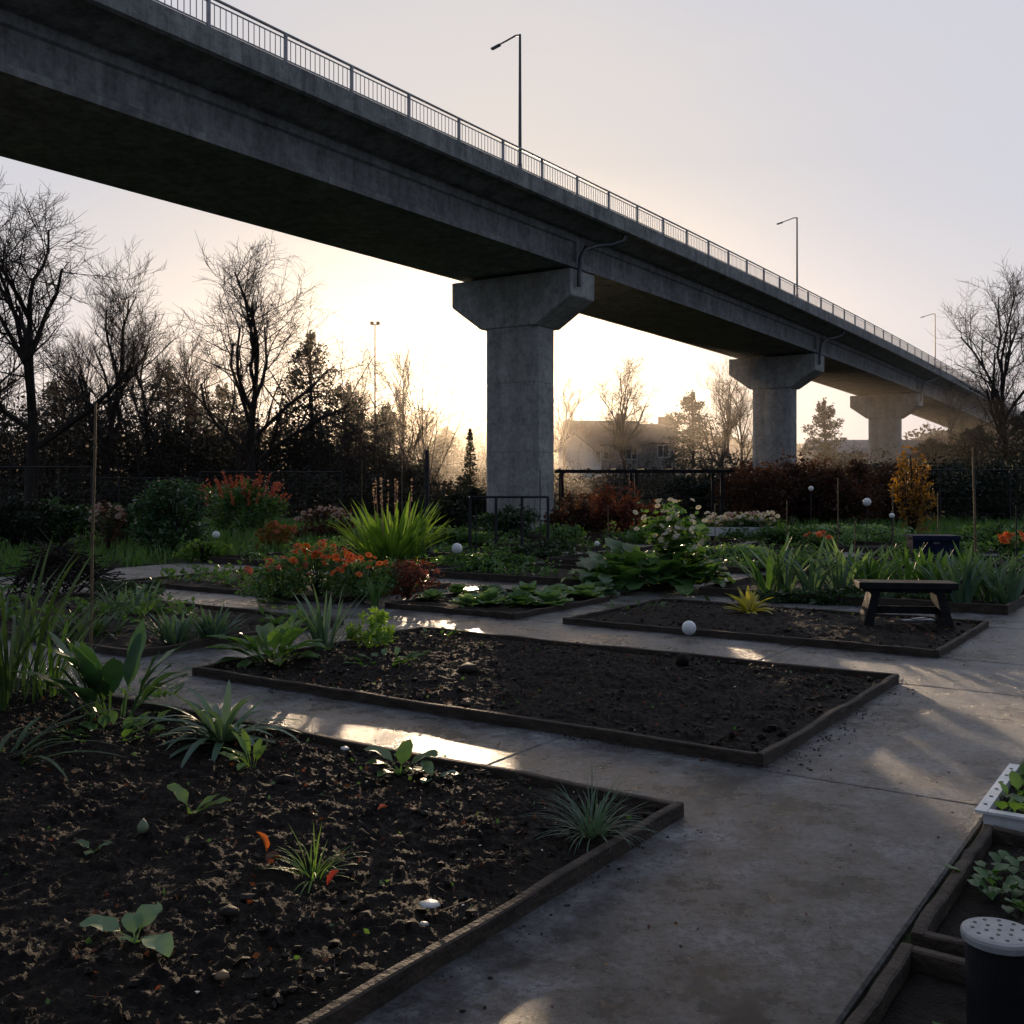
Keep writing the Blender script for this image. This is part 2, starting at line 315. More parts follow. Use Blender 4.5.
for k, (p0, p1, q0, q1) in beds.items():
    near = {'A': .013, 'B': .02, 'C': .04, 'K1': .03, 'K2': .03, 'I': .05, 'D': .06}.get(k, .14)
    t = .05; p0s = 1.3 if k == 'A' else p0; q1s = 7.6 if k == 'A' else q1
    np_ = max(4, int((p1 - p0s - 2 * t) / near)); nq = max(4, int((q1s - q0 - 2 * t) / near)); o = len(soil.v)
    for i in range(np_ + 1):
        for j in range(nq + 1):
            p = p0s + t + (p1 - p0s - 2 * t) * i / np_; q = q0 + t + (q1s - q0 - 2 * t) * j / nq
            ed = min(p1 - p, q - q0, q1 - q, p - p0); f = min(1, max(.15, ed / .25))
            z = soilz(p, q) * f + .035 * (1 - f) + .02 * min(1, ed / .9)
            soil.v.append(tuple(PQ(p, q, z)))
    for i in range(np_):
        for j in range(nq):
            a = o + i * (nq + 1) + j; soil.f.append((a, a + nq + 1, a + nq + 2, a + 1)); soil.m.append(0)
    if k == 'A': soil.add([PQ(p0, 7.55, .05), PQ(p1, 7.55, .05), PQ(p1, q1, .05), PQ(p0, q1, .05)], [(0, 1, 2, 3)]); soil.add([PQ(p0, q0, .045), PQ(1.36, q0, .045), PQ(1.36, q1, .045), PQ(p0, q1, .045)], [(0, 1, 2, 3)])
    root = empty('bed_edging', PQ((p0 + p1) / 2, (q0 + q1) / 2), bl[k], 'bed edging', 'timber bed edgings', ROT)
    hh = .10 if k in ('K1', 'K2') else (.085 if p0 < 13 else .13)
    lp, lq = p1 - p0, q1 - q0
    for (cx, cy, sx, sy) in ((0, -lq / 2 + .022, lp, .044), (0, lq / 2 - .022, lp, .044), (-lp / 2 + .022, 0, .044, lq - .09), (lp / 2 - .022, 0, .044, lq - .09)):
        bm_ = MB(); long = sx > sy; n_ = 16; Lg = max(sx, sy)
        vsb = []
        for i in range(n_ + 1):
            s_ = -Lg / 2 + Lg * i / n_; wz = hh + rnd.uniform(-.008, .006); wy = rnd.uniform(-.005, .005)
            for (a_, z_) in ((-.022, 0), (-.022, wz - .006), (-.015, wz), (.015, wz), (.022, wz - .006), (.022, 0)):
                vsb.append((cx + s_, cy + a_ + wy, z_) if long else (cx + a_ + wy, cy + s_, z_))
        fsb = []
        for i in range(n_):
            for a_ in range(5): fsb.append((i * 6 + a_, i * 6 + a_ + 1, (i + 1) * 6 + a_ + 1, (i + 1) * 6 + a_))
        fsb += [(5, 4, 3, 2, 1, 0), tuple(n_ * 6 + a_ for a_ in range(6))]
        bm_.add(vsb, fsb); bm_.build('board', M['timber'], root)
tag(soil.build('soil', M['soil'], smooth=True), kind='structure')
for k, cnt, rmax in (('A', 11000, .026), ('B', 7000, .03), ('C', 2500, .032), ('K1', 350, .016), ('K2', 300, .016), ('I', 700, .03)):
    p0, p1, q0, q1 = beds[k]
    for i in range(cnt):
        p = rnd.uniform(max(p0, 1.3) + .07, p1 - .07); q = rnd.uniform(q0 + .07, min(q1, 7.6 if k == 'A' else 99) - .07)
        if noise.noise((p * 1.7, q * 1.7, 9)) < -.1 and rnd.random() < .6: continue
        r = .003 + (rmax - .003) * rnd.random() ** 5
        lump(clod, PQ(p, q, soilz(p, q) + .008 + r * .1), r, 0, .6, .55)
for i in range(1100):
    k = rnd.choice(['A', 'B', 'B', 'C']); p0, p1, q0, q1 = beds[k]; d = abs(rnd.gauss(0, .12)) + .01
    if rnd.random() < .5: p, q = rnd.uniform(max(p0, 1.5), p1), q0 - d
    else: p, q = (p1 + d if rnd.random() < .5 else p0 - d), rnd.uniform(q0, q1)
    if k == 'A' and p < 1.4: continue
    lump(clod, PQ(p, q, .014), .0015 + .008 * rnd.random() ** 3)
tag(clod.build('soil_clods', M['clod']), 'dark crumbly soil clods strewn over the beds', 'soil', kind='stuff')

# ---------------------------------------------------------------- plant helpers
def prof(kind, t):
    if kind == 'strap': return min(1, .5 + 1.4 * t) * max(0, 1 - t ** 3) ** .8
    if kind == 'oval': return max(0, math.sin(math.pi * min(1, t * .97 + .03))) ** .7
    if kind == 'round': return .08 if t < .3 else max(.02, 1 - abs((t - .62) / .39) ** 2.2) ** .6 if abs((t - .62) / .39) < 1 else .02
    if kind == 'pet': return .1 if t < .34 else max(.02, math.sin(math.pi * min(1, (t - .30) / .70)) ** .7)
def ribbon(mb, base, az, Ln, W, el, droop, n=6, kind='strap', fold=.3, mi=0, wob=0):
    pos = Vector(base); rows = []
    for i in range(n + 1):
        t = i / n; e = el - droop * t; a = az + wob * t
        d = Vector((math.cos(e) * math.cos(a), math.cos(e) * math.sin(a), math.sin(e))); sd = Vector((-math.sin(a), math.cos(a), 0)); up = d.cross(sd)
        w_ = prof(kind, t) * W / 2; rip = up * (W * .06 * math.sin(t * 17 + az * 5) if kind != 'strap' else 0)
        rows += [pos + sd * w_ + up * fold * w_ + rip, pos, pos - sd * w_ + up * fold * w_ - rip]
        pos = pos + d * (Ln / n)
    fs = []
    for i in range(n):
        a = i * 3; fs += [(a, a + 1, a + 4, a + 3), (a + 1, a + 2, a + 5, a + 4)]
    mb.add(rows, fs, mi); return pos
def leafq(mb, p, s, mi=0, asp=.5):
    d = Vector((rnd.gauss(0, 1), rnd.gauss(0, 1), rnd.gauss(0, .7))).normalized(); a = d.orthogonal().normalized()
    q = d.cross(a); t = rnd.uniform(0, 6.28); sd = a * math.cos(t) + q * math.sin(t); p = Vector(p)
    mb.add([p - d * s * .5, p + sd * s * asp * .5, p + d * s * .5, p - sd * s * asp * .5], [(0, 1, 2, 3)], mi)
def mass(mb, c, r, n, s, clumps=14, mi=0, tight=.3, asp=.5):
    c = Vector(c); cs = []
    for i in range(clumps):
        while True:
            v = Vector((rnd.uniform(-1, 1), rnd.uniform(-1, 1), rnd.uniform(-1, 1)))
            if v.length < 1: break
        cs.append((v, rnd.uniform(.6, 1.3)))
    for i in range(n):
        v, k = rnd.choice(cs)
        g = Vector((rnd.gauss(0, tight * k), rnd.gauss(0, tight * k), rnd.gauss(0, tight * k)))
        if g.length > 2 * tight * k: g *= .5
        q = v + g
        leafq(mb, c + Vector((q.x * r[0], q.y * r[1], q.z * r[2])), s * rnd.uniform(.6, 1.4), mi, asp)
def flower(mb, c, r, mi=0, n=9):
    c = Vector(c); nn = Vector((rnd.gauss(0, .5), rnd.gauss(0, .5) - .5, 1)).normalized(); a = nn.orthogonal().normalized(); b = nn.cross(a)
    for ring, (rr, up) in enumerate(((1, .1), (.65, .35), (.3, .5))):
        for i in range(n):
            t = 6.283 * (i + ring * .5) / n; d = a * math.cos(t) + b * math.sin(t); sd = b * math.cos(t) - a * math.sin(t)
            mb.add([c + nn * up * r * .5, c + d * r * rr * .6 + sd * r * .28 + nn * up * r * .8, c + d * r * rr + nn * up * r, c + d * r * rr * .6 - sd * r * .28 + nn * up * r * .8], [(0, 1, 2, 3)], mi)
def one(name, mb, mt, loc, label, cat, group=None, smooth=True):
    return tag(mb.build(name, mt, None, loc, smooth), label, cat, group)
def strap(u, v, label, nl=16, Ln=.5, W=.03, el=(45, 85), droop=(30, 90), mt='g_mid', name='strap_plant', cat='plant', group=None, spread=.06, z=.05, kind='strap', n=7, fold=.3):
    mb = MB()
    for i in range(nl):
        a = rnd.uniform(0, 6.283); d = spread * rnd.random() ** .5; l = Ln * rnd.uniform(.65, 1.1)
        ribbon(mb, (d * math.cos(a), d * math.sin(a), 0), a + rnd.uniform(-.5, .5), l, W * rnd.uniform(.8, 1.15), R(rnd.uniform(*el)), R(rnd.uniform(*droop)), n, kind, fold, 0, rnd.uniform(-.3, .3))
    loc = G(u, v); loc.z = z
    return one(name, mb, M[mt] if isinstance(mt, str) else mt, loc, label, cat, group)

# ---- bed A foreground
strap(4, 712, 'tall strappy plant with long yellowing blades at left edge', 46, 1.38, .036, (60, 88), (15, 75), 'g_dark', spread=.3)
strap(48, 705, 'upright grassy clump between the strappy plant and the paddle leaves', 22, .8, .024, (62, 88), (5, 60), 'g_mid', spread=.14)
strap(-5, 775, 'low fan of drooping blades at left edge below tall blades', 36, .65, .03, (20, 70), (40, 95), 'g_dark', spread=.18)
strap(110, 728, 'leafy plant with big upright paddle leaves in nearest bed', 26, .62, .14, (52, 86), (5, 60), 'g_deep', 'leafy_plant', kind='pet', spread=.14, n=9, fold=.25)
strap(112, 745, 'low round leaved seedlings at foot of paddle leaf plant', 40, .15, .07, (10, 60), (10, 50), 'g_mid', 'leafy_plant', kind='pet', spread=.28)
strap(222, 752, 'arching lily like rosette with narrow pointed leaves beside path', 42, .56, .052, (20, 82), (40, 100), 'g_glauc', spread=.05)
strap(252, 778, 'small yellow green seedling below the arching rosette', 9, .22, .05, (30, 80), (20, 80), 'g_bright', 'seedling', kind='pet', spread=.02)
strap(592, 848, 'wispy grey green grass clump near the bed corner', 120, .31, .006, (15, 80), (20, 95), 'g_glauc', 'grass_clump', spread=.05)
strap(313, 893, 'pale fine grass tuft with red leaves in nearest bed', 70, .22, .006, (10, 80), (30, 110), 'g_bright', 'grass_clump', spread=.035)
def seedling(u, v, label, leaves, mt):
    mb = MB()
    for (az, Ln, W, el, dr) in leaves: ribbon(mb, (0, 0, 0), R(az), Ln, W, R(el), R(dr), 10, 'pet', .2)
    loc = G(u, v); loc.z = .07; return one('seedling', mb, M[mt], loc, label, 'seedling')
seedling(190, 832, 'bright green seedling with three pointed leaves', [(170, .19, .10, 78, 60), (5, .2, .085, 35, 30), (30, .16, .06, 45, 30), (300, .12, .05, 50, 60)], 'g_bright')
seedling(135, 965, 'seedling with broad flat leaves nearest the camera', [(175, .21, .10, 42, 55), (80, .17, .09, 50, 50), (-35, .20, .095, 40, 85), (250, .08, .05, 50, 40), (120, .12, .07, 60, 50)], 'g_pale')
seedling(93, 870, 'tiny seedling at left of the pale bulb', [(170, .09, .05, 50, 40), (20, .09, .05, 45, 50), (270, .07, .04, 40, 60)], 'g_mid')
seedling(400, 790, 'round leaved seedling by the back board of the nearest bed', [(170, .26, .11, 70, 80), (10, .28, .12, 55, 75), (60, .2, .1, 80, 40), (320, .26, .1, 40, 60), (230, .17, .08, 40, 60), (200, .22, .09, 55, 70)], 'g_mid')
seedling(432, 796, 'second small seedling right of the round leaved one', [(10, .16, .07, 40, 60), (120, .14, .07, 60, 40), (250, .12, .06, 40, 60)], 'g_glauc')
def fleaf(u, v, label, mt, Ln=.08, W=.045, el=20, az=40):
    mb = MB(); ribbon(mb, (0, 0, 0), R(az), Ln, W, R(el), R(40), 8, 'oval', .9, 0, .8); loc = G(u, v); loc.z = .085
    return one('fallen_leaf', mb, M[mt], loc, label, 'leaf')
fleaf(266, 872, 'orange yellow leaf standing at left of pale grass tuft', 'orange', .09, .035, 80, 150)
fleaf(282, 880, 'brown curled leaf at left foot of pale grass tuft', 'brown', .07, .05, 20, 200)
fleaf(328, 908, 'red leaf lying right of pale grass tuft', 'red', .07, .035, 60, 20)
fleaf(378, 828, 'small rust red leaf on soil above the grass tuft', 'coral', .05, .03, 25, 10)
fleaf(700, 778, 'small curled brown leaf on the damp path', 'brown', .05, .03, 20, 10)
fleaf(498, 762, 'straw coloured leaf on sunlit path', 'straw', .05, .03, 20, 80)
mb = MB(); mb.lathe((0, 0, 0), [(0, 0), (.016, .003), (.024, .018), (.024, .032), (.014, .05), (.004, .062), (0, .066)], 16)
p = G(143, 853); p.z = .085; one('bulb', mb, leaf('bulb_skin', (.14, .18, .10), (.24, .28, .17), trans=.1), p, 'pale green bulb sitting on dark soil', 'bulb')
def shard(u, v, r, label, mt='stone_white', flat=.3, name='stone', cat='stone', z=.1):
    mb = MB(); lump(mb, (0, 0, 0), r, 0, flat, .18); p = G(u, v); p.z = z; one(name, mb, M[mt], p, label, cat)
shard(430, 932, .036, 'round pale shell like stone near bed edge board')
shard(345, 766, .036, 'flat white stone by the back board of nearest bed')
shard(424, 953, .018, 'grey pebble just below the pale shell like stone', 'lid')
shard(228, 940, .035, 'dull rounded stone on soil left of bottom middle', 'clod', .6)
shard(222, 1008, .022, 'small brown pebble at bottom of nearest bed', 'straw', .6)
shard(285, 800, .045, 'dark lump of rock behind the grass tuft', 'clod', .8)
shard(467, 682, .11, 'broad dark stone at left part of middle bed', 'clod', .5)
shard(683, 672, .06, 'upright dark stone in middle bed', 'clod', 1.1)
mb = MB(); mb.path([(0, 0, 0), (.05, .02, .012), (.09, .06, .01), (.11, .11, 0)], .003, .002, 5); p = G(440, 940); p.z = .1
one('twig', mb, M['straw'], p, 'thin pale curved twig beside the shell like stone', 'twig')
mb = MB()
for i in range(2600):
    k = rnd.choice(['A', 'A', 'A', 'B', 'B', 'C']); p0, p1, q0, q1 = beds[k]; p = rnd.uniform(max(1.4, p0 + .1), p1 - .1); q = rnd.uniform(q0 + .1, min(q1, 7.5) - .1); z = soilz(p, q) + .025
    if rnd.random() < .2:
        a = rnd.uniform(0, 6.28); l = rnd.uniform(.01, .05); c = PQ(p, q, z); d = Vector((math.cos(a), math.sin(a), rnd.uniform(-.1, .25))) * l
        mb.tube(c - d, c + d, .0012, .0008, 3, 0)
    elif rnd.random() < .05: lump(mb, PQ(p, q, z), rnd.uniform(.003, .007), 4, .4, .5)
    else: leafq(mb, PQ(p, q, z), rnd.uniform(.008, .038), rnd.choice([1, 1, 1, 1, 1, 2, 3]), .7)
for i in range(160):
    p, q = rnd.uniform(1.8, 13), rnd.uniform(.95, 2.05)
    leafq(mb, PQ(p, q, .022), rnd.uniform(.008, .022), rnd.choice([1, 1, 3, 0]), .6)
tag(mb.build('plant_litter', [M['straw'], M['brown'], M['g_mid'], M['rust'], M['stone_white']]), 'bits of straw and dead leaf on soil and path', 'litter', kind='stuff')

# ---- beds B, I : middle left
strap(272, 668, 'low broad leaved plant at left end of middle bed', 34, .5, .13, (20, 75), (20, 70), 'g_mid', 'leafy_plant', kind='pet', spread=.12, n=9)
strap(325, 658, 'upright blade leaved plant at left end of middle bed', 30, .62, .04, (55, 88), (5, 50), 'g_glauc', spread=.09)
strap(375, 610, 'slim spiky plant behind the small bushy one', 12, .42, .035, (65, 88), (5, 40), 'g_mid', spread=.05)
mb = MB(); mass(mb, (0, 0, .2), (.2, .2, .19), 600, .06, 10); one('small_bush', mb, M['g_bright'], G(370, 653) + Vector((0, 0, .05)), 'small bushy green plant on back of middle bed', 'bush')
strap(385, 670, 'flat creeping plant before the small bush', 40, .2, .06, (5, 50), (10, 50), 'g_mid', 'leafy_plant', kind='pet', spread=.25)
strap(440, 640, 'tiny leafy weeds at back edge of middle bed', 30, .1, .04, (10, 60), (10, 50), 'g_mid', 'leafy_plant', kind='pet', spread=.25)
for (u, v, lb) in ((175, 648, 'grey rosette plant left of the two in left bed'), (212, 645, 'grey rosette plant right of the two in left bed')):
    strap(u, v, lb, 60, .36, .042, (35, 88), (10, 50), 'g_glauc', 'rosette_plant', spread=.12, group='grey rosette plants')
strap(130, 618, 'ragged grey green clump at far left behind rosettes', 60, .42, .045, (30, 85), (10, 70), 'g_glauc', spread=.25)
strap(85, 640, 'dark low foliage around the bamboo cane foot', 60, .3, .045, (20, 75), (10, 60), 'g_dark', spread=.35)
strap(150, 700, 'small weeds where cross path meets nearest bed', 40, .12, .035, (10, 70), (10, 60), 'g_mid', spread=.22)
mb = MB()
for i in range(320):
    a = rnd.uniform(0, 6.28); r_ = rnd.random() ** .7; c = Vector((r_ * math.cos(a) * .75, r_ * math.sin(a) * .6, (1 - r_) * .6 + .05)); b_ = rnd.uniform(0, 6.28); l = rnd.uniform(.15, .5)
    d = Vector((math.cos(b_), math.sin(b_), rnd.uniform(-.5, .9))) * l; mb.path([c - d, c + Vector((0, 0, .04)), c + d], .012, .004, 4)
one('brush_pile', mb, M['bark'], G(60, 594), 'dark heap of cut twigs and prunings at left', 'brush pile')
gl = 'leafy heads in the lettuce bed'
for i, (u, v) in enumerate(((432, 604), (457, 598), (468, 611), (488, 610), (490, 600), (520, 611), (528, 600), (556, 602), (548, 610), (585, 602), (600, 598))):
    mb = MB(); sz = rnd.uniform(.85, 1.1) * (.75 if i < 3 else 1)
    for ring, (cnt, Ln, W, e0, e1) in enumerate(((11, .30, .22, 8, 28), (9, .24, .19, 35, 55), (7, .17, .14, 60, 80))):
        for j in range(cnt):
            a = 6.283 * (j + ring * .5) / cnt + rnd.uniform(-.2, .2); ribbon(mb, (0, 0, .01), a, Ln * sz * rnd.uniform(.85, 1.1), W * sz, R(rnd.uniform(e0, e1)), R(rnd.uniform(-15, 30)), 8, 'round', .25)
    p = G(u, v); p.z = .05; one('lettuce', mb, M[rnd.choice(['g_pale', 'g_pale', 'g_glauc', 'g_mid'])], p, 'low leafy lettuce head in the timber edged lettuce bed', 'lettuce', gl)
mb = MB(); mb.lathe((0, 0, 0), [(.0001 + .073 * math.sin(math.pi * i / 14), .073 - .073 * math.cos(math.pi * i / 14)) for i in range(15)], 22)
p = G(689, 641); p.z = .06; one('ball', mb, M['globe'], p, 'white ball lying on soil in bench bed', 'ball')
strap(748, 618, 'yellow green rosette at back of bench bed', 30, .36, .07, (20, 80), (20, 60), 'g_yellow', 'rosette_plant', spread=.05)
strap(640, 612, 'thin row of tiny seedlings left of the yellow rosette', 30, .12, .03, (20, 70), (10, 50), 'g_mid', spread=.4)
def flowerbush(u, v, label, r, nl, nf, lm, fm, fr=.05, leafs=.07, hz=None, cat='flower bush', name='flower_bush', spike=False):
    root = empty(name, G(u, v), label, cat); a = MB(); f = MB(); st = MB(); z0 = r[2]
    mass(a, (0, 0, z0), r, nl, leafs, 18, 0, .28)
    for i in range(26):
        t = rnd.uniform(0, 6.28); k = rnd.random(); st.path([(0, 0, 0), (r[0] * k * .5 * math.cos(t), r[1] * k * .5 * math.sin(t), z0 * .9), (r[0] * k * math.cos(t), r[1] * k * math.sin(t), z0 * 1.7)], .01, .004, 4)
    for i in range(nf):
        t = rnd.uniform(0, 6.28); k = rnd.random() ** .5; x, y = r[0] * k * math.cos(t) * 1.05, r[1] * k * math.sin(t) * 1.05
        z = z0 + r[2] * (math.sqrt(max(0, 1 - k * k)) * 1.05) * rnd.uniform(.75, 1.1)
        if spike:
            h_ = rnd.uniform(.3, .6); tl = Vector((x * .25, y * .25, h_))
            for j in range(30): leafq(f, Vector((x, y, z)) + tl * rnd.random() + Vector((rnd.gauss(0, .02), rnd.gauss(0, .02), 0)), fr, 0, .4)
        else: flower(f, (x, y, z + .04), fr * rnd.uniform(.7, 1.2))
    st.build('stems', M['g_dark'], root); a.build('foliage', M[lm], root); f.build('flowers', M[fm], root); return root
flowerbush(278, 602, 'marigold bush at left end of the flower bed', (.46, .42, .27), 1700, 28, 'g_mid', 'coral', .045, .06)
flowerbush(318, 600, 'tallest marigold bush with deep orange heads', (.5, .45, .36), 2100, 44, 'g_mid', 'orange', .066, .06)
flowerbush(362, 603, 'red orange marigold bush left of centre', (.46, .42, .29), 1700, 30, 'g_mid', 'orange', .05, .06)
flowerbush(408, 600, 'faded brown orange marigold bush at right end of flower bed', (.44, .42, .24), 1500, 24, 'rust', 'coral', .04, .055)
mb = MB()
for i in range(150):
    a = rnd.uniform(0, 6.283); d = .5 * rnd.random(); ribbon(mb, (d * math.cos(a), d * math.sin(a) * .6, 0), a, rnd.uniform(.9, 1.5), .095, R(rnd.uniform(42, 88)), R(rnd.uniform(5, 55)), 7, 'strap', .3)
rt = empty('sword_plant', G(392, 568), 'large clump of bright sword shaped leaves before the treeline', 'plant'); mb.build('leaves', M['g_bright'], rt)
mb = MB()
for i in range(8):
    x, y = rnd.uniform(-.4, .4), rnd.uniform(-.3, .3); mb.tube((x, y, .3), (x * 1.3, y * 1.3, rnd.uniform(1.3, 1.75)), .01, .006, 4)
    for j in range(14): leafq(mb, Vector((x * 1.3, y * 1.3, rnd.uniform(1.2, 1.7))), .06, 0)
mb.build('flower_stalk', M['pink'], rt)
flowerbush(243, 534, 'tall shrub with bright red plumes at left', (1.15, .9, .75), 2800, 50, 'g_mid', 'coral', .11, .15, spike=True)
flowerbush(325, 540, 'low shrub with dull pink tops beside red plumes', (.8, .7, .42), 1300, 36, 'brown', 'pink', .1, .12)
flowerbush(275, 550, 'small rusty shrub below the red plumes', (.45, .4, .3), 700, 14, 'ochre', 'coral', .07, .1)
flowerbush(108, 552, 'pale dried flower stand at far left', (.4, .4, .55), 700, 26, 'brown', 'pink', .08, .08)
def shrub(u, v, label, r, n, s, mt, clumps=26, name='shrub', cat='shrub', group=None, Y=None, tight=.24):
    root = empty(name, G(u, v) if Y is None else GY(u, Y), label, cat, group); a = MB(); st = MB()
    mass(a, (0, 0, r[2] * 1.05), r, n, s, clumps, 0, tight)
    for i in range(30):
        t = rnd.uniform(0, 6.28); k = rnd.random(); st.path([(0, 0, 0), (r[0] * k * .5 * math.cos(t), r[1] * k * .5 * math.sin(t), r[2] * .9), (r[0] * k * math.cos(t), r[1] * k * math.sin(t), r[2] * (2.2 - .5 * k))], .02, .005, 4)
    st.build('branches', M['bark'], root); a.build('foliage', M[mt], root); return root
shrub(172, 552, 'round dark green shrub left of the red plumes', (.9, .7, .75), 3600, .13, 'g_deep')
shrub(128, 545, 'smaller green shrub left of the round one', (.6, .5, .5), 2000, .12, 'g_dark')
shrub(205, 562, 'low lime green plant below the round shrub', (.55, .4, .22), 1000, .11, 'g_bright')
shrub(60, 548, 'dark loose shrub behind the brush pile', (.9, .6, .5), 2000, .13, 'g_dark')
shrub(15, 550, 'dark shrub at far left edge', (.8, .6, .6), 2000, .14, 'g_ever')
shrub(130, 598, 'low dark groundcover plant left behind grey rosettes', (.6, .4, .12), 900, .08, 'g_dark')
shrub(490, 572, 'low green patch of herbs before the bridge pier', (.8, .5, .16), 1300, .1, 'g_mid')
shrub(545, 560, 'sprawling herbs right before the pier foot', (.7, .5, .2), 1100, .1, 'g_dark')
shrub(460, 548, 'leafy patch left of the pier foot', (1.0, .5, .26), 1400, .13, 'g_mid')
shrub(510, 540, 'dark ivy like plant at the pier foot', (.9, .5, .45), 1500, .15, 'g_dark')
shrub(585, 535, 'brown green shrub right of the pier foot', (1.0, .7, .6), 2200, .16, 'brown')
shrub(625, 537, 'reddish upright shrub under the pergola', (.9, .7, .75), 2600, .13, 'rust', tight=.2)
shrub(560, 548, 'grey green low plant beside the wire cage', (.6, .5, .3), 900, .12, 'g_mid')
shrub(668, 548, 'leafy green plant behind the squash', (1.0, .6, .3), 1500, .14, 'g_mid')
shrub(770, 545, 'low green crop left of the planter', (1.2, .6, .25), 1700, .13, 'g_mid')
shrub(840, 545, 'low green crop patch under the brown hedge', (1.6, .7, .25), 2000, .13, 'g_pale')
shrub(1000, 552, 'low green crop at right edge', (1.2, .6, .3), 1700, .13, 'g_mid')
shrub(940, 560, 'green leaf patch behind the navy crate', (1.0, .6, .2), 1200, .13, 'g_mid')
shrub(730, 560, 'pale leaved row of cabbage like plants right of the squash', (.9, .5, .14), 1100, .14, 'g_pale')
shrub(790, 572, 'thin leafy patch left of the leek clumps', (.7, .4, .14), 900, .10, 'g_mid')
flowerbush(818, 552, 'small plant with orange red poppies left of navy crate', (.35, .3, .2), 400, 12, 'g_mid', 'orange', .10, .1)
flowerbush(1014, 560, 'small plant with scarlet blooms at right edge', (.35, .3, .25), 400, 12, 'g_mid', 'orange', .11, .1)
# ---- squash
mb = MB(); fl = MB()
for i in range(150):
    a = rnd.uniform(0, 6.283); d = rnd.random() ** .55; x, y, z = d * .95 * math.cos(a) - .05, d * .6 * math.sin(a), (1 - d) * .5 * rnd.random() + .1
    ribbon(mb, (x, y, z), a + rnd.uniform(-.9, .9), rnd.uniform(.34, .52), rnd.uniform(.28, .40), R(rnd.uniform(15, 80)), R(rnd.uniform(30, 95)), 9, 'round', .15)
for i in range(90):
    z = rnd.uniform(.4, 1.0); a = rnd.uniform(0, 6.283); ribbon(mb, (.3 + rnd.gauss(0, .16), rnd.gauss(0, .15), z), a, rnd.uniform(.2, .34), rnd.uniform(.15, .24), R(rnd.uniform(0, 60)), R(rnd.uniform(20, 80)), 7, 'round', .2)
for i in range(220): leafq(mb, Vector((rnd.gauss(.3, .2), rnd.gauss(0, .2), rnd.uniform(.7, 1.3))), .10, 0, .6)
for i in range(60): flower(fl, (rnd.gauss(.27, .2), rnd.gauss(-.2, .2), rnd.uniform(.65, 1.38)), .05)
rt = empty('squash_plant', G(652, 590), 'big leaved squash plant heaped up with white blossom on top', 'plant'); mb.build('foliage', M['g_mid'], rt, smooth=True); fl.build('flowers', M['petalw'], rt)
gl = 'blade leaved clumps in the bed behind the bench'
for (u, v) in ((768, 600), (785, 596), (812, 600), (842, 600), (852, 596), (872, 600), (884, 594), (905, 598), (930, 600), (945, 606), (962, 610), (975, 600), (992, 606), (1008, 610)):
    strap(u, v, 'upright blade leaved clump in the bed behind the dark bench', 17, rnd.uniform(.65, .95), .08, (55, 88), (5, 60), rnd.choice(['g_mid', 'g_glauc', 'g_glauc', 'g_pale']), 'leek_clump', 'leek', gl, spread=.12)
shrub(870, 604, 'ground hugging greens between the leek clumps', (1.6, .35, .1), 1200, .1, 'g_dark')
shrub(912, 540, 'slender ochre leaved sapling behind the navy crate', (.55, .4, 1.1), 1100, .13, 'ochre', 20, 'sapling', 'sapling', tight=.3)
gl = 'dead brown shrubs under the second pier'
for (u, Y, r, lb) in ((758, 40, (1.5, 1, 1.15), 'leftmost red brown shrub under the bridge'), (800, 41, (1.6, 1, 1.25), 'red brown shrub left of the second pier foot'), (845, 40, (1.5, 1, 1.2), 'red brown shrub right of the second pier'), (885, 42, (1.4, 1, 1.15), 'rightmost red brown shrub under the bridge')):
    shrub(u, None, lb, r, 5200, .15, 'brown', 50, 'brown_shrub', 'shrub', gl, Y, .22)
for (u, Y, r, lb) in ((940, 44, (2.2, 1, 1.2), 'dark evergreen shrub right of the ochre sapling'), (995, 42, (2.4, 1, 1.15), 'dark evergreen shrub near the right edge'), (700, 44, (2.0, 1, .9), 'dark bush under the right end of the pergola'), (470, 36, (.9, .7, .7), 'dark bush left of the main pier'), (435, 33, (1.2, .7, .5), 'green brown bush behind the sword leaves')):
    shrub(u, None, lb, r, 4200, .17, 'g_ever', 46, 'dark_shrub', 'shrub', None, Y, .2)
def conifer(loc, h, r, label, n=1600, s=.22, mt='g_ever', name='conifer'):
    root = empty(name, loc, label, 'conifer'); t = MB(); t.tube((0, 0, 0), (0, 0, h), .012 * h, .003 * h, 6); a = MB()
    tiers = 9
    for i in range(n):
        k = rnd.random() ** 1.1; z = h * (.05 + .95 * k); saw = 1 - .55 * ((k * tiers) % 1); rr = r * (1 - k) ** .75 * saw + .03; an = rnd.uniform(0, 6.28); q = rnd.random() ** .45
        leafq(a, (rr * q * math.cos(an), rr * q * math.sin(an), z - .2 * rr * q), s, 0, .3)
    t.build('trunk', M['bark'], root); a.build('crown', M[mt], root); return root
conifer(GY(470, 38), 3.6, .6, 'slim young conifer left of the main pier', 1500, .14)
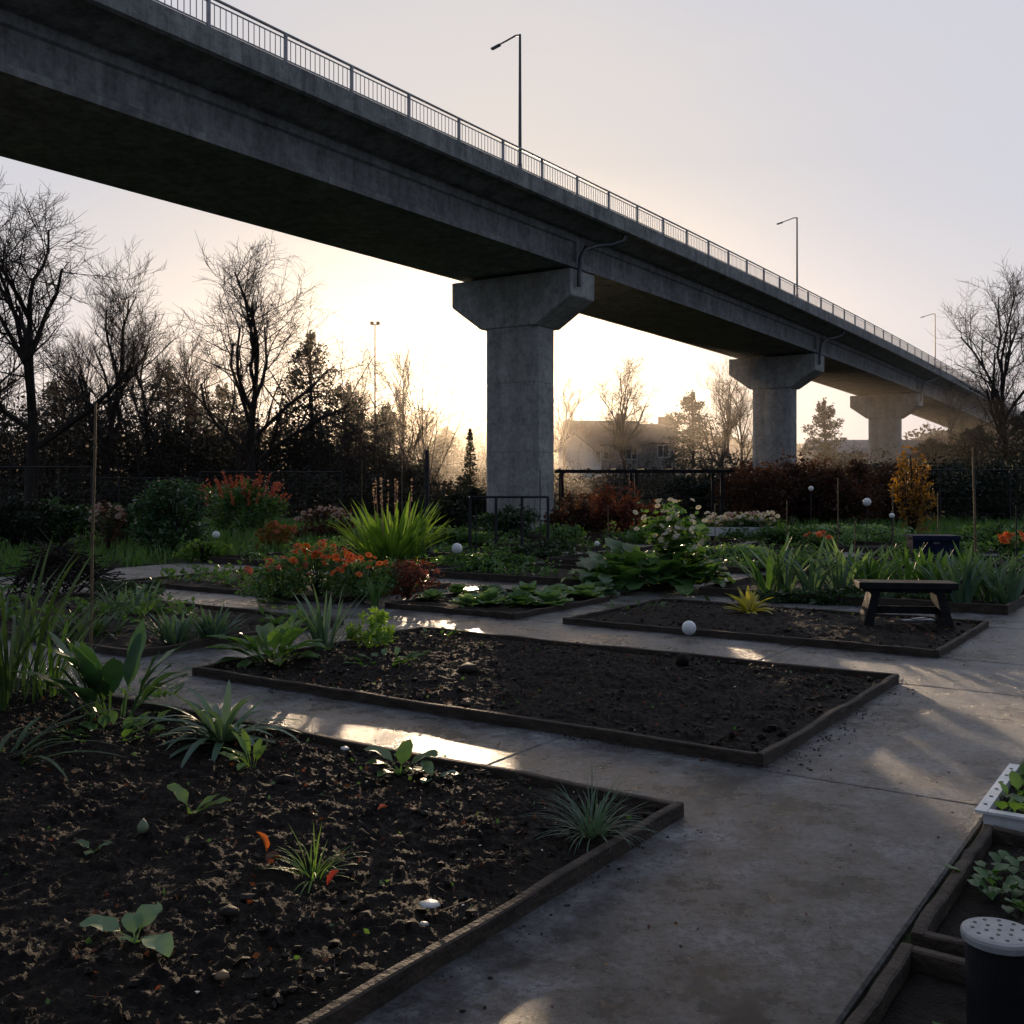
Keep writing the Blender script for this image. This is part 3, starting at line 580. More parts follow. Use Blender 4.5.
# ---------------------------------------------------------------- canes, posts, lights
def cane(u, vb, vt, label, r=.012, mt='cane', lean=0, name='garden_cane', cat='cane', group='garden canes'):
    b_ = G(u, vb); h = ZV(vt, b_.y); mb = MB(); k = 6
    pts = [Vector((lean * i / k + rnd.uniform(-.004, .004), rnd.uniform(-.004, .004), h * i / k)) for i in range(k + 1)]
    mb.path(pts, r, r * .75, 7)
    for q in pts[1:-1]: mb.tube(q - Vector((0, 0, .008)), q + Vector((0, 0, .008)), r * 1.25, r * 1.25, 7)
    one(name, mb, M[mt], b_, label, cat, group)
cane(90, 668, 403, 'tall bamboo cane leaning in left bed', .014, lean=.05)
cane(427, 562, 450, 'thick dark post beside the sword leaved clump', .055, 'iron', name='post', cat='post', group='posts')
cane(362, 548, 460, 'thin cane left of the dark post')
cane(402, 552, 452, 'thin pale cane between sword leaves and dark post', .014)
cane(977, 596, 447, 'tall pale cane near the right edge', .018, lean=-.06)
cane(838, 560, 478, 'short cane under the second pier', .016)
cane(893, 562, 486, 'short cane left of the ochre sapling', .016)
cane(938, 556, 492, 'short cane right of the ochre sapling', .014)
cane(787, 560, 500, 'short cane left of the orange poppies', .014)
cane(715, 562, 503, 'short cane right of the squash blossom', .012)
cane(855, 575, 520, 'short cane between the leek clumps and the poppies', .012)
cane(608, 560, 505, 'thin cane before the reddish shrub', .012)
cane(540, 560, 470, 'iron rod of the wire cage before the pier', .014, 'iron', name='iron_rod', cat='rod', group='rods')
cane(476, 566, 505, 'thin iron rod left before the pier', .012, 'iron', name='iron_rod', cat='rod', group='rods')
cane(1016, 590, 505, 'thin dark rod at right edge', .012, 'iron', name='iron_rod', cat='rod', group='rods')
def glight(u, vb, vt, r, label):
    b_ = G(u, vb); h = ZV(vt, b_.y); root = empty('garden_light', b_, label, 'garden light', 'white globe garden lights'); a = MB(); a.tube((0, 0, 0), (0, 0, h - r), .01, .01, 6); a.build('stake', M['iron'], root)
    a = MB(); a.lathe((0, 0, h - 2 * r), [(.0001 + r * math.sin(math.pi * i / 10), r - r * math.cos(math.pi * i / 10)) for i in range(11)], 14); a.build('globe', M['globe'], root, smooth=True)
glight(457, 572, 543, .10, 'white globe light beside the dark post'); glight(216, 560, 531, .08, 'white globe light below the red plumes')
glight(867, 556, 498, .09, 'white globe light under second pier'); glight(811, 552, 486, .06, 'small globe light left of the second pier cane')
glight(892, 566, 513, .05, 'small globe light left of the ochre sapling foot'); glight(597, 566, 541, .05, 'small globe light left of the squash')
# ---------------------------------------------------------------- bench
p = G(905, 631); p.z = .05; root = empty('bench', p, 'low dark wooden bench standing in the soil bed', 'bench', None, R(-8))
a = MB(); a.box((0, 0, .45), (1.02, .36, .075)); a.box((0, 0, .40), (.9, .28, .04)); o = a.build('seat', M['wood_dark'], root)
bv = o.modifiers.new('bevel', 'BEVEL'); bv.width = .008
for sx in (-1, 1):
    a = MB(); a.add([(sx * .28, -.14, .39), (sx * .28, .14, .39), (sx * .37, .14, .39), (sx * .37, -.14, .39), (sx * .37, -.17, 0), (sx * .37, .17, 0), (sx * .47, .17, 0), (sx * .47, -.17, 0)],
        [(0, 1, 2, 3), (4, 7, 6, 5), (0, 4, 5, 1), (2, 6, 7, 3), (0, 3, 7, 4), (1, 5, 6, 2)]); a.build('leg', M['wood_dark'], root)
a = MB(); a.box((0, 0, .18), (.74, .04, .08)); a.build('stretcher', M['wood_dark'], root)
p = G(918, 628); p.z = .085; mb = MB(); mb.box((0, 0, 0), (.36, .09, .02), .2); mb.box((.02, .03, .018), (.2, .05, .012), .5); one('board_scrap', mb, M['lid'], p, 'pale scrap of board on soil under the bench', 'board', smooth=False)
root = empty('navy_crate', G(932, 562), 'dark navy storage box standing behind the leeks', 'crate', None, R(-5))
a = MB(); a.box((0, 0, .25), (.85, .5, .5));
for sx in (-.43, 0, .43): a.box((sx, -.255, .25), (.04, .03, .5))
a.build('body', M['navy'], root); a = MB(); a.box((0, 0, .52), (.93, .58, .05)); a.box((0, -.3, .48), (.93, .02, .06)); a.build('lid', M['navy'], root)
a = MB(); a.box((0, -.275, .40), (.12, .02, .04)); a.build('latch', M['steel'], root)
p = G(740, 545); root = empty('planter', p, 'pale planter trough with white flowers', 'planter', None, R(3))
a = MB()
for sy in (-.2, .2): a.box((0, sy, .36), (1.7, .03, .22))
for sx in (-.84, .84): a.box((sx, 0, .36), (.03, .37, .22))
a.box((0, 0, .27), (1.65, .37, .03)); a.build('trough', M['white'], root)
for sx in (-.7, .7):
    a = MB(); a.box((sx, 0, .13), (.06, .3, .25)); a.build('foot', M['iron'], root)
a = MB(); mass(a, (0, 0, .58), (.95, .22, .18), 1500, .1, 20); root2 = empty('trough_flowers', p + Vector((0, 0, .2)), 'white and pink flowers growing in the pale trough', 'flowers'); a.build('foliage', M['g_mid'], root2, loc=(0, 0, -.2))
a = MB()
for i in range(110): flower(a, (rnd.uniform(-.95, .95), rnd.uniform(-.26, .2), rnd.uniform(.5, .84)), .075, rnd.choice([0, 0, 1]))
a.build('flowers', [M['petalw'], M['pink']], root2, loc=(0, 0, -.2))
root = empty('pergola', GY(645, 35), 'low dark timber frame right of the main pier', 'pergola')
for x in (-2.8, -.3, 2.6):
    a = MB(); a.box((x, 0, .97), (.1, .1, 1.94)); a.build('post', M['wood_dark'], root)
    a = MB(); a.box((x, 1.6, .97), (.1, .1, 1.94)); a.build('post', M['wood_dark'], root)
a = MB(); a.box((0, 0, 2.0), (6.0, .08, .1)); a.box((0, 1.6, 2.0), (6.0, .08, .1)); a.build('beam', M['wood_dark'], root)
for i in range(7):
    a = MB(); a.box((-2.9 + i * .96, .8, 2.075), (.06, 2.1, .05)); a.build('rafter', M['wood_dark'], root)
a = MB(); a.box((0, 0, 1.1), (5.8, .04, .06)); a.box((0, 0, .55), (5.8, .04, .06)); a.build('rail', M['wood_dark'], root)
def wirefence(u0, u1, Y, vt, label, bays, mesh=True, name='wire_fence'):
    A = GY(u0, Y); B = GY(u1, Y); h = ZV(vt, Y); root = empty(name, A, label, 'fence'); W = B.x - A.x
    for i in range(bays + 1):
        a = MB(); a.tube((W * i / bays, 0, 0), (W * i / bays, 0, h), .035, .035, 7, cap=True); a.build('post', M['iron'], root)
    a = MB(); a.tube((0, 0, h), (W, 0, h), .028, .028, 6); a.build('top_rail', M['iron'], root)
    if mesh:
        a = MB(); st = .3; k = 0
        while k < W: a.tube((k, 0, .1), (k, 0, h), .005, .005, 3); k += st
        z = .1
        while z < h: a.tube((0, 0, z), (W, 0, z), .005, .005, 3); z += .3
        a.build('wire_mesh', M['iron'], root)
wirefence(-40, 92, 38, 467, 'dark wire fence at far left edge', 4)
wirefence(200, 342, 42, 472, 'thin metal frame fence behind the red plumes', 4)
wirefence(92, 200, 44, 478, 'low wire fence behind the round shrub', 4)
wirefence(470, 548, 24, 497, 'small wire mesh cage fence in front of the pier', 3, name='wire_cage')
wirefence(905, 1080, 40, 470, 'dark wire fence at right edge beneath the embankment', 5)
root = empty('white_tray', PQ(5.42, .66, 0), 'white plastic seed tray on path edge holding seedlings', 'tray', None, ROT)
a = MB()
for (cx, cy, sx, sy) in ((0, -.2, .86, .02), (0, .2, .86, .02), (-.42, 0, .02, .38), (.42, 0, .02, .38)): a.box((cx, cy, .07), (sx, sy, .13))
a.box((0, 0, .02), (.82, .38, .02)); a.build('wall', M['white'], root)
a = MB()
for (cx, cy, sx, sy) in ((0, .215, .92, .05), (0, -.215, .92, .05), (-.435, 0, .05, .376), (.435, 0, .05, .376)): a.box((cx, cy, .142), (sx, sy, .012))
a.build('rim', M['white'], root)
a = MB()
for i in range(6): a.tube((-.35 + i * .14, .215, .149), (-.35 + i * .14, .215, .151), .009, .009, 8, cap=True)
a.build('rivets', M['plastic'], root)
a = MB(); a.box((0, 0, .075), (.815, .37, .07)); a.build('compost', M['soil'], root)
mb = MB()
for i in range(110):
    a = rnd.uniform(0, 6.28); ribbon(mb, (rnd.uniform(-.36, .36), rnd.uniform(-.15, .15), 0), a, rnd.uniform(.08, .16), .06, R(rnd.uniform(20, 80)), R(40), 6, 'pet', .2)
o = one('seedlings', mb, M['g_mid'], PQ(5.42, .66, .11), 'crowded green seedlings growing in the white tray', 'seedlings'); o.rotation_euler = (0, 0, ROT)
p = PQ(3.1, .50, .05); root = empty('black_pot', p, 'tall black pot with perforated grey lid in bottom right corner', 'pot')
a = MB(); a.lathe((0, 0, 0), [(0, 0), (.08, 0), (.088, .30), (.093, .302), (.093, .315), (0, .315)], 32); a.build('body', M['plastic'], root, smooth=False)
a = MB(); a.lathe((0, 0, .315), [(.097, -.02), (.099, -.004), (.096, .004), (.084, .008), (0, .008)], 36); a.build('lid', M['lid'], root)
a = MB()
for k_, rr in ((1, 0), (6, .035), (11, .068)):
    for i in range(k_):
        t = 6.283 * i / k_; a.tube((rr * math.cos(t), rr * math.sin(t), .3225), (rr * math.cos(t), rr * math.sin(t), .3245), .0055, .0055, 8, cap=True)
a.build('holes', M['plastic'], root)
for (pp, qq, lb, mt) in ((4.35, .5, 'leafy seedlings in the short bed beside the white tray', 'g_mid'), (4.0, -.1, 'low greens at right edge behind the black pot', 'g_glauc'), (2.75, .5, 'small leafy weeds left of the black pot', 'g_mid'), (3.3, .1, 'greens growing right of the black pot', 'g_dark')):
    mb = MB()
    for i in range(110):
        a = rnd.uniform(0, 6.28); d = .3 * rnd.random() ** .5; ribbon(mb, (d * math.cos(a), d * math.sin(a), 0), rnd.uniform(0, 6.28), rnd.uniform(.06, .13), .045, R(rnd.uniform(10, 60)), R(45), 6, 'pet', .2)
    one('leafy_plant', mb, M[mt], PQ(pp, qq, .06), lb, 'plant')

# ---------------------------------------------------------------- bridge
D = Vector((.5566, .8308, 0)); CR = Vector((.8308, -.5566, 0)); P1 = Vector((.27, 35, 0))
def off(s):
    t = max(0, .8308 * s); return -.00033 * t * t
def BP(s, w_, z): return P1 + D * s + CR * w_ + Vector((0, 0, z + off(s)))
bridge = empty('concrete_bridge', P1, 'long grey concrete road bridge crossing high over the garden', 'bridge')
inv = -P1
def sweep(name, prof_, ss, mt, parent):
    mb = MB(); n = len(prof_)
    for s in ss:
        for (w_, z) in prof_: mb.v.append(tuple(BP(s, w_, z) + inv))
    for i in range(len(ss) - 1):
        for j in range(n):
            a = i * n + j; b_ = i * n + (j + 1) % n; mb.f.append((a, b_, b_ + n, a + n)); mb.m.append(0)
    mb.f.append(tuple(range(n - 1, -1, -1))); mb.m.append(0); mb.f.append(tuple((len(ss) - 1) * n + j for j in range(n))); mb.m.append(0)
    return mb.build(name, mt, parent)
SS = [-42 + 4 * i for i in range(48)]
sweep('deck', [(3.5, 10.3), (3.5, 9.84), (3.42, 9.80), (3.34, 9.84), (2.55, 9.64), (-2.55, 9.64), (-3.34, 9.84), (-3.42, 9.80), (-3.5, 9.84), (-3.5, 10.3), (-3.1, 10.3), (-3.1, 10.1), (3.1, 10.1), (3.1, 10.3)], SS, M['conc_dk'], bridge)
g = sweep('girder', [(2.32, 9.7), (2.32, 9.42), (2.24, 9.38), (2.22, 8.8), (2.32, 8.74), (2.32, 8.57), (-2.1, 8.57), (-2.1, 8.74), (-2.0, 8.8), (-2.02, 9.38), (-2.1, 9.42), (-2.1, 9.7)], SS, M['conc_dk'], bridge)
ang = math.atan2(D.y, D.x)
for s in (-24.5, 0, 24.9, 48):
    for wd in (2.27, -2.06):
        mb = MB(); mb.box(BP(s, wd, 9.08) + inv, (.5, .16, .98), ang); mb.build('diaphragm', M['conc_dk'], bridge)
    pr = empty('pier', (P1 + D * s) + inv, None, None); pr.parent = bridge
    zt = 8.47 + off(s)
    cp = MB(); pl = [(-2.3, zt), (-2.3, zt - .85), (-1.1, zt - 1.7), (1.1, zt - 1.7), (2.45, zt - .85), (2.45, zt)]; vs_ = []
    for ds in (-.78, .78):
        for (w_, z) in pl: vs_.append(D * ds + CR * w_ + Vector((0, 0, z)))
    cp.add(vs_, [(5, 4, 3, 2, 1, 0), (6, 7, 8, 9, 10, 11)] + [(i, (i + 1) % 6, 6 + (i + 1) % 6, 6 + i) for i in range(6)])
    o = cp.build('pier_cap', M['conc'], pr)
    bv = o.modifiers.new('bevel', 'BEVEL'); bv.width = .04; bv.segments = 2
    cl = MB(); hw, ht, ch = 1.05, .72, .25; oc = [(-hw + ch, -ht), (hw - ch, -ht), (hw, -ht + ch), (hw, ht - ch), (hw - ch, ht), (-hw + ch, ht), (-hw, ht - ch), (-hw, -ht + ch)]
    vs_ = []
    lv = [(-.1, 1), (2.58, 1), (2.59, .985), (2.62, .985), (2.63, 1), (4.88, 1), (4.89, .985), (4.92, .985), (4.93, 1), (zt - 1.65, 1)]
    lv = [x for x in lv if x[0] <= zt - 1.65 + 1e-6]
    for (z, k) in lv:
        for (w_, t_) in oc: vs_.append(CR * w_ * k + D * t_ * k + Vector((0, 0, z)))
    cl.add(vs_, [(i * 8 + j, i * 8 + (j + 1) % 8, (i + 1) * 8 + (j + 1) % 8, (i + 1) * 8 + j) for i in range(len(lv) - 1) for j in range(8)])
    cl.build('column', M['conc'], pr)
    for sg in (-1, 1):
        a = MB(); a.box(CR * sg * 1.5 + Vector((0, 0, zt + .05)), (.7, .6, .13), ang); a.build('bearing', M['iron'], pr)
    a = MB(); pts = [BP(s - .3 + dx, w_, z) + inv for (dx, w_, z) in ((1.6, 3.3, 9.82), (1.55, 3.25, 9.62), (1.2, 3.05, 9.45), (.5, 2.8, 9.3), (0, 2.7, 9.1), (-.15, 2.62, 8.8), (-.15, 2.57, 8.3), (-.15, 2.57, 7.9))]
    a.path(pts, .075, .075, 8); a.build('drain_pipe', M['steel'], bridge, smooth=True)
def railing(w_, s0, s1, full=True):
    top = MB(); n = int((s1 - s0) / 2)
    for i in range(n):
        a, b_ = s0 + 2 * i, s0 + 2 * i + 2
        top.tube(BP(a, w_, 10.92) + inv, BP(b_, w_, 10.92) + inv, .032, .032, 6); top.tube(BP(a, w_, 10.38) + inv, BP(b_, w_, 10.38) + inv, .018, .018, 5); top.tube(BP(a, w_, 10.82) + inv, BP(b_, w_, 10.82) + inv, .016, .016, 5)
    rl = top.build('railing', M['rail'], bridge)
    for i in range(n):
        s = s0 + 2 * i; m_ = MB(); m_.box(BP(s, w_, 10.6) + inv, (.06, .06, .64), ang); m_.build('post', M['rail'], rl)
        if full:
            m_ = MB()
            for k in range(1, 14): m_.tube(BP(s + k * 2 / 14, w_, 10.38) + inv, BP(s + k * 2 / 14, w_, 10.82) + inv, .011, .011, 4)
            m_.build('baluster_panel', M['rail'], rl)
railing(3.4, -36, 120); railing(-3.4, -36, 60, False)
def s_for_u(u, w_):
    k = (u - 512) / F
    return (k * (P1.y + CR.y * w_) - (P1.x + CR.x * w_)) / (D.x - k * D.y)
lamp0 = None
for i, (u, lb) in enumerate(((520, 'nearest tall street lamp on the bridge railing'), (797, 'middle street lamp on the bridge'), (935, 'small street lamp third along the bridge'), (985, 'farthest tiny street lamp on the bridge'))):
    s = s_for_u(u, 3.2); loc = BP(s, 3.2, 10.1)
    if lamp0 is None:
        lamp0 = empty('street_lamp', loc, lb, 'street lamp', 'street lamps on the bridge', math.atan2(-CR.y, -CR.x))
        a = MB(); a.tube((0, 0, 0), (0, 0, .5), .07, .06, 8); a.tube((0, 0, .5), (0, 0, 4.15), .05, .035, 8); a.build('pole', M['steel'], lamp0)
        a = MB(); a.path([(0, 0, 4.13), (.15, 0, 4.15), (.5, 0, 4.07), (.7, 0, 4.03)], .028, .022, 6); a.build('arm', M['steel'], lamp0)
        a = MB(); a.box((.83, 0, 3.99), (.3, .1, .045), 0, 0, 0, .2); a.box((.83, 0, 3.965), (.24, .08, .015), 0, 0, 0, .2); a.build('lamp_head', M['steel'], lamp0)
    else: dup(lamp0, loc, lb, lamp0.rotation_euler.z)
mb = MB(); cols = (-24, -15, -4.5, 4.5, 13, 20); ssb = [60, 70, 78, 86, 96, 110, 130, 150]
for s in ssb:
    k = min(1, max(0, (s - 60) / 26)); k = k * k * (3 - 2 * k); hh_ = (8.5 + off(s) + .3) * k
    for w_ in cols:
        f = {-24: 0, -15: .3, -4.5: 1, 4.5: 1, 13: .35, 20: 0}[w_]; P_ = P1 + D * s + CR * w_; mb.v.append((P_.x, P_.y, max(-.5, hz(P_.x, P_.y) - .6) if f == 0 else max(hz(P_.x, P_.y) - .3, hh_ * f)))
nc = len(cols)
for i in range(len(ssb) - 1):
    for j in range(nc - 1): a = i * nc + j; mb.f.append((a, a + 1, a + nc + 1, a + nc)); mb.m.append(0)
tag(mb.build('embankment', M['hill'], smooth=True), kind='structure')

# ---------------------------------------------------------------- trees
def bare(h, seed, spread=1.0, first=.28, limbs=7, lv=4, rad=None, upright=.35):
    rr = random.Random(seed); T = MB(); B = MB(); rad = rad or h * .02
    def grow(p, d, Ln, r, lev):
        k = 4 if lev < 2 else 3; mbx = B; pts = [p]
        for i in range(k):
            d = (d + Vector((rr.gauss(0, .19), rr.gauss(0, .19), rr.gauss(.05, .12) + upright * .12))).normalized(); p = p + d * Ln / k; pts.append(p)
        r1 = r * .45; mbx.path(pts, r, r1, 5 if lev == 1 else (4 if lev == 2 else 3))
        if lev >= lv: return
        nc = {1: 7, 2: 6, 3: 7}.get(lev, 4)
        for j in range(nc):
            t = .2 + .8 * (j + rr.random() * .8) / nc; t = min(t, 1); idx = min(k - 1, int(t * k)); f_ = t * k - idx
            bp = pts[idx].lerp(pts[idx + 1], min(1, f_)); ax = Vector((rr.gauss(0, 1), rr.gauss(0, 1), rr.gauss(0, 1))).normalized()
            nd = (d + ax * .9 * spread).normalized(); grow(bp, nd, Ln * rr.uniform(.42, .66), max(.0085, r * (1 - .5 * t) * .48), lev + 1)
    pts = [Vector((0, 0, -.3))]; d = Vector((0, 0, 1)); k = 7
    for i in range(k):
        d = (d + Vector((rr.gauss(0, .06), rr.gauss(0, .06), .1))).normalized(); pts.append(pts[-1] + d * h * .72 / k)
    T.path(pts, rad, rad * .3, 9); T.tube((0, 0, -.3), (0, 0, .4), rad * 1.4, rad, 9)
    for j in range(limbs):
        t = first + (1 - first) * j / (limbs - 1); idx = min(k - 1, int(t * k)); bp = pts[idx].lerp(pts[idx + 1], min(1, t * k - idx)); a = j * 2.4 + rr.uniform(-.5, .5)
        el_ = R(35 + 40 * t + rr.uniform(-8, 8)); nd = Vector((math.cos(el_) * math.cos(a), math.cos(el_) * math.sin(a), math.sin(el_)))
        grow(bp, nd, h * rr.uniform(.34, .44) * (1.15 - .45 * t) * (spread ** .5), rad * (.62 - .3 * t), 1)
    zm = sorted(v[2] for v in B.v)[int(len(B.v) * .985)]; return T, B, zm
variants = []
for (seed, sp, fi, li, up) in ((1, 1.15, .35, 9, .3), (2, .95, .3, 9, .5), (3, .7, .3, 8, .7), (4, 1.2, .3, 10, .2)):
    T, B, zm = bare(10, seed, sp, fi, li, 4, None, up); variants.append((T, B, zm))
protos = {}
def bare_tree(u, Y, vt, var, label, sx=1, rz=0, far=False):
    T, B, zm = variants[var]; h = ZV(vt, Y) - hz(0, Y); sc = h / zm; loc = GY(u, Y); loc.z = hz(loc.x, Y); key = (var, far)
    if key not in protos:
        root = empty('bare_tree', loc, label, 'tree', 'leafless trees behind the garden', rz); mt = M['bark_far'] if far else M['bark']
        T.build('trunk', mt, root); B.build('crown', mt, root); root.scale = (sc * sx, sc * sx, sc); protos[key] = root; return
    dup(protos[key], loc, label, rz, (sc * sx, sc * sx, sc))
bare_tree(28, 46, 188, 0, 'tall spreading bare tree at the left edge', 1.15, .5)
bare_tree(252, 52, 254, 3, 'gnarled bare tree with wide crown left of centre', 1.1, 1)
bare_tree(105, 54, 262, 1, 'leaning bare tree right of the tallest left one', 1, 2)
bare_tree(150, 60, 318, 2, 'slender bare tree in the left wood', .9, 3)
bare_tree(192, 60, 340, 2, 'slender bare tree left of the gnarled one', .8, 1)
bare_tree(-30, 52, 260, 2, 'bare tree cut by the left frame edge', 1, 2.5)
bare_tree(72, 64, 335, 2, 'thin bare tree low behind the tallest left ones', .9, 5)
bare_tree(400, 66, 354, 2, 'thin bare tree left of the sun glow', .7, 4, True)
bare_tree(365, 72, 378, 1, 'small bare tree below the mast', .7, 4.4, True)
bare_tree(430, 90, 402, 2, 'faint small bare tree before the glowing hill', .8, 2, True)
bare_tree(626, 66, 360, 3, 'round crowned bare tree between the two piers', .95, 2.2)
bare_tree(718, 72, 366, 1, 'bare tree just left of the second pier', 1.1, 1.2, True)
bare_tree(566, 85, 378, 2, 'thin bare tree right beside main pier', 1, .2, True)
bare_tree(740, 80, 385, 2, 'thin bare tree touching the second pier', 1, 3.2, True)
bare_tree(1008, 56, 275, 3, 'large bare tree at right edge under lamp row', .95, 1.9)
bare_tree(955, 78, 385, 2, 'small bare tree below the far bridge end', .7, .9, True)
def evergreen(u, Y, vt, rx, label, n=5600, mt='g_ever', s=.2, zf=.22):
    loc = GY(u, Y); loc.z = hz(loc.x, Y); h = ZV(vt, Y) - loc.z; root = empty('evergreen_tree', loc, label, 'tree', 'dark evergreen trees'); t = MB(); t.path([(0, 0, -.3), (.1, 0, h * .5), (0, 0, h * .95)], .16, .05, 7)
    a = MB(); K = 30
    for i in range(K):
        k = i / (K - 1); z = h * (zf + (1 - zf) * k) * .97; wv = rx * (math.sin(math.pi * min(1, .25 + .72 * k)) ** .8)
        an = i * 2.4 + rnd.uniform(-.5, .5); q = wv * rnd.uniform(.25, .85); c = Vector((q * math.cos(an), q * math.sin(an), z)); t.tube((0, 0, z * .88), c, .05, .02, 4)
        mass(a, c, (wv * .5, wv * .5, h * .05), n // K, s, 8, 0, .4)
    t.build('trunk', M['bark'], root); a.build('crown', M[mt], root)
evergreen(310, 58, 335, 2.0, 'dark evergreen with flat top right of the gnarled tree')
evergreen(345, 64, 385, 2.4, 'low dark evergreen below the mast'); evergreen(168, 66, 365, 2.8, 'broad evergreen in the left wood')
evergreen(222, 68, 385, 2.6, 'low evergreen behind the gnarled tree trunk'); evergreen(62, 66, 380, 3.0, 'broad low evergreen behind the tallest left tree')
evergreen(387, 75, 405, 2.2, 'small evergreen left of the sun glow')
evergreen(692, 80, 392, 2.4, 'dark evergreen left of the bare tree at second pier', mt='g_ever'); evergreen(824, 84, 400, 1.5, 'pointed evergreen right of second pier', mt='g_ever')
evergreen(668, 100, 415, 2.6, 'hazy evergreen behind the houses', mt='g_far'); evergreen(975, 62, 428, 2.6, 'dark evergreen under the far bridge end'); evergreen(1025, 60, 412, 2.8, 'dark evergreen at right edge below bare tree')
evergreen(446, 92, 428, 2.2, 'hazy evergreen in the sun glow left of main pier', mt='g_far')
evergreen(930, 68, 440, 2.4, 'low dark evergreen right of the third pier')
mb = MB(); tw = MB()
def thick(x0, x1, y0, y1, hfun, n, s):
    for i in range(n):
        y = rnd.uniform(y0, y1); u = rnd.uniform(x0, x1); g_ = GY(u, y); hh = hfun(u) * (.7 + .6 * noise.noise((g_.x * .35, y * .1, 1)) + .35 * noise.noise((g_.x * 1.3, y * .3, 8)))
        leafq(mb, (g_.x, y, hz(g_.x, y) + hh * rnd.random() ** .8), s * rnd.uniform(.6, 1.4))
def twg(x0, x1, y0, y1, h, n):
    for i in range(n):
        y = rnd.uniform(y0, y1); g_ = GY(rnd.uniform(x0, x1), y); z = hz(g_.x, y); p = Vector((g_.x, y, z)); hh = h * rnd.uniform(.5, 1.15); pts = [p]; d = Vector((rnd.gauss(0, .12), rnd.gauss(0, .1), 1)).normalized()
        for k in range(4): d = (d + Vector((rnd.gauss(0, .15), rnd.gauss(0, .15), .1))).normalized(); pts.append(pts[-1] + d * hh / 4)
        tw.path(pts, .045, .01, 3)
        for k in range(14):
            j = rnd.randint(1, 3); a = pts[j].lerp(pts[j + 1], rnd.random()); e = Vector((rnd.gauss(0, .7), rnd.gauss(0, .7), rnd.uniform(.2, 1))) * hh * .17; tw.path([a, a + e * .5 + Vector((rnd.gauss(0, .1), 0, 0)), a + e], .015, .006, 3)
thick(-90, 440, 54, 70, lambda u: 6.4 if u < 330 else 6.4 - (u - 330) / 110 * 3.6, 48000, .28)
thick(-90, 470, 47, 52, lambda u: 2.4, 11000, .24)
thick(440, 1100, 62, 80, lambda u: 2.3 if u < 700 else 3.2, 28000, .26)
thick(700, 1100, 50, 58, lambda u: 2.4 + max(0, (u - 900) / 60), 13000, .26)
twg(-90, 440, 50, 70, 8.5, 280); twg(440, 1100, 60, 80, 3.6, 160)
tag(mb.build('undergrowth', M['g_far']), 'dense dark undergrowth along the far edge of the garden', 'undergrowth', kind='stuff')
tag(tw.build('saplings', M['bark_far']), 'crowd of thin leafless saplings in the far wood', 'saplings', kind='stuff')
mb = MB()
for i in range(26000):
    y = rnd.uniform(172, 238); x = rnd.uniform(-130, 190); u = 512 + F * x / y; k = .75 * min(1, (y - 170) / 30) if y < 200 else .75 + .25 * (y - 200) / 35
    hgt = 12 + 5 * math.exp(-((u - 470) / 160) ** 2) - 5 * max(0, min(1, (u - 700) / 200)); z = k * max(3, hgt)
    leafq(mb, (x, y, z - 1 + rnd.random() * 3.2 * (.5 + noise.noise((x * .15, y * .1, 2)))), rnd.uniform(.6, 1.5), 0, .8)
for i in range(9000):
    s = rnd.uniform(66, 130); w_ = rnd.uniform(-16, 14); k = min(1, max(0, (s - 60) / 26)); k = k * k * (3 - 2 * k); f = max(0, 1 - max(0, abs(w_) - 4.5) / 11)
    if abs(w_) < 4.6 and s > 80: continue
    P_ = P1 + D * s + CR * w_; z = max(hz(P_.x, P_.y), (8.8 + off(s)) * k * f); leafq(mb, (P_.x, P_.y, z + rnd.random() * 1.2), rnd.uniform(.25, .6))
tag(mb.build('hillside_wood', M['g_far']), 'distant wooded hillside and scrub glowing in haze', 'wood', kind='stuff')
mb = MB()
for i in range(9000):
    y = rnd.uniform(17, 44); u = rnd.uniform(-60, 1090); g_ = GY(u, y); p_ = g_.dot(E1); q_ = g_.dot(E2)
    if any(b_[0] - .1 < p_ < b_[1] + .1 and b_[2] - .1 < q_ < b_[3] + .1 for b_ in beds.values()): continue
    if p_ < 27 and q_ < 17: continue
    h_ = rnd.uniform(.1, .35); a = rnd.uniform(0, 6.28); d = Vector((math.cos(a), math.sin(a), 0))
    for k in range(3):
        o_ = Vector((rnd.gauss(0, .08), rnd.gauss(0, .08), 0)); mb.add([g_ + o_ - d * .03, g_ + o_ + d * .03, g_ + o_ + Vector((rnd.gauss(0, .07), rnd.gauss(0, .07), h_))], [(0, 1, 2)])
tag(mb.build('grass', M['g_mid']), 'rough grass between garden and wood', 'grass', kind='stuff')
mb = MB()
for k in ('Fb', 'Lb', 'Mb', 'Nb', 'O', 'P', 'Q', 'Rb', 'Sb', 'T', 'J', 'I'):
    p0, p1, q0, q1 = beds[k]
    for r_ in range(3):
        pp = p0 + (p1 - p0) * (.25 + .25 * r_)
        for j in range(int((q1 - q0) * 5)):
            if noise.noise((pp * .8, j * .13, 4)) < -.05: continue
            c = PQ(pp + rnd.gauss(0, .08), q0 + .15 + j / 5 * .95, .06); hh = rnd.uniform(.1, .3)
            for l in range(14):
                leafq(mb, c + Vector((rnd.gauss(0, .09), rnd.gauss(0, .09), rnd.uniform(0, hh))), rnd.uniform(.07, .14))
tag(mb.build('crop_rows', M['g_mid']), 'low rows of young crops in the farther beds', 'crops', kind='stuff')

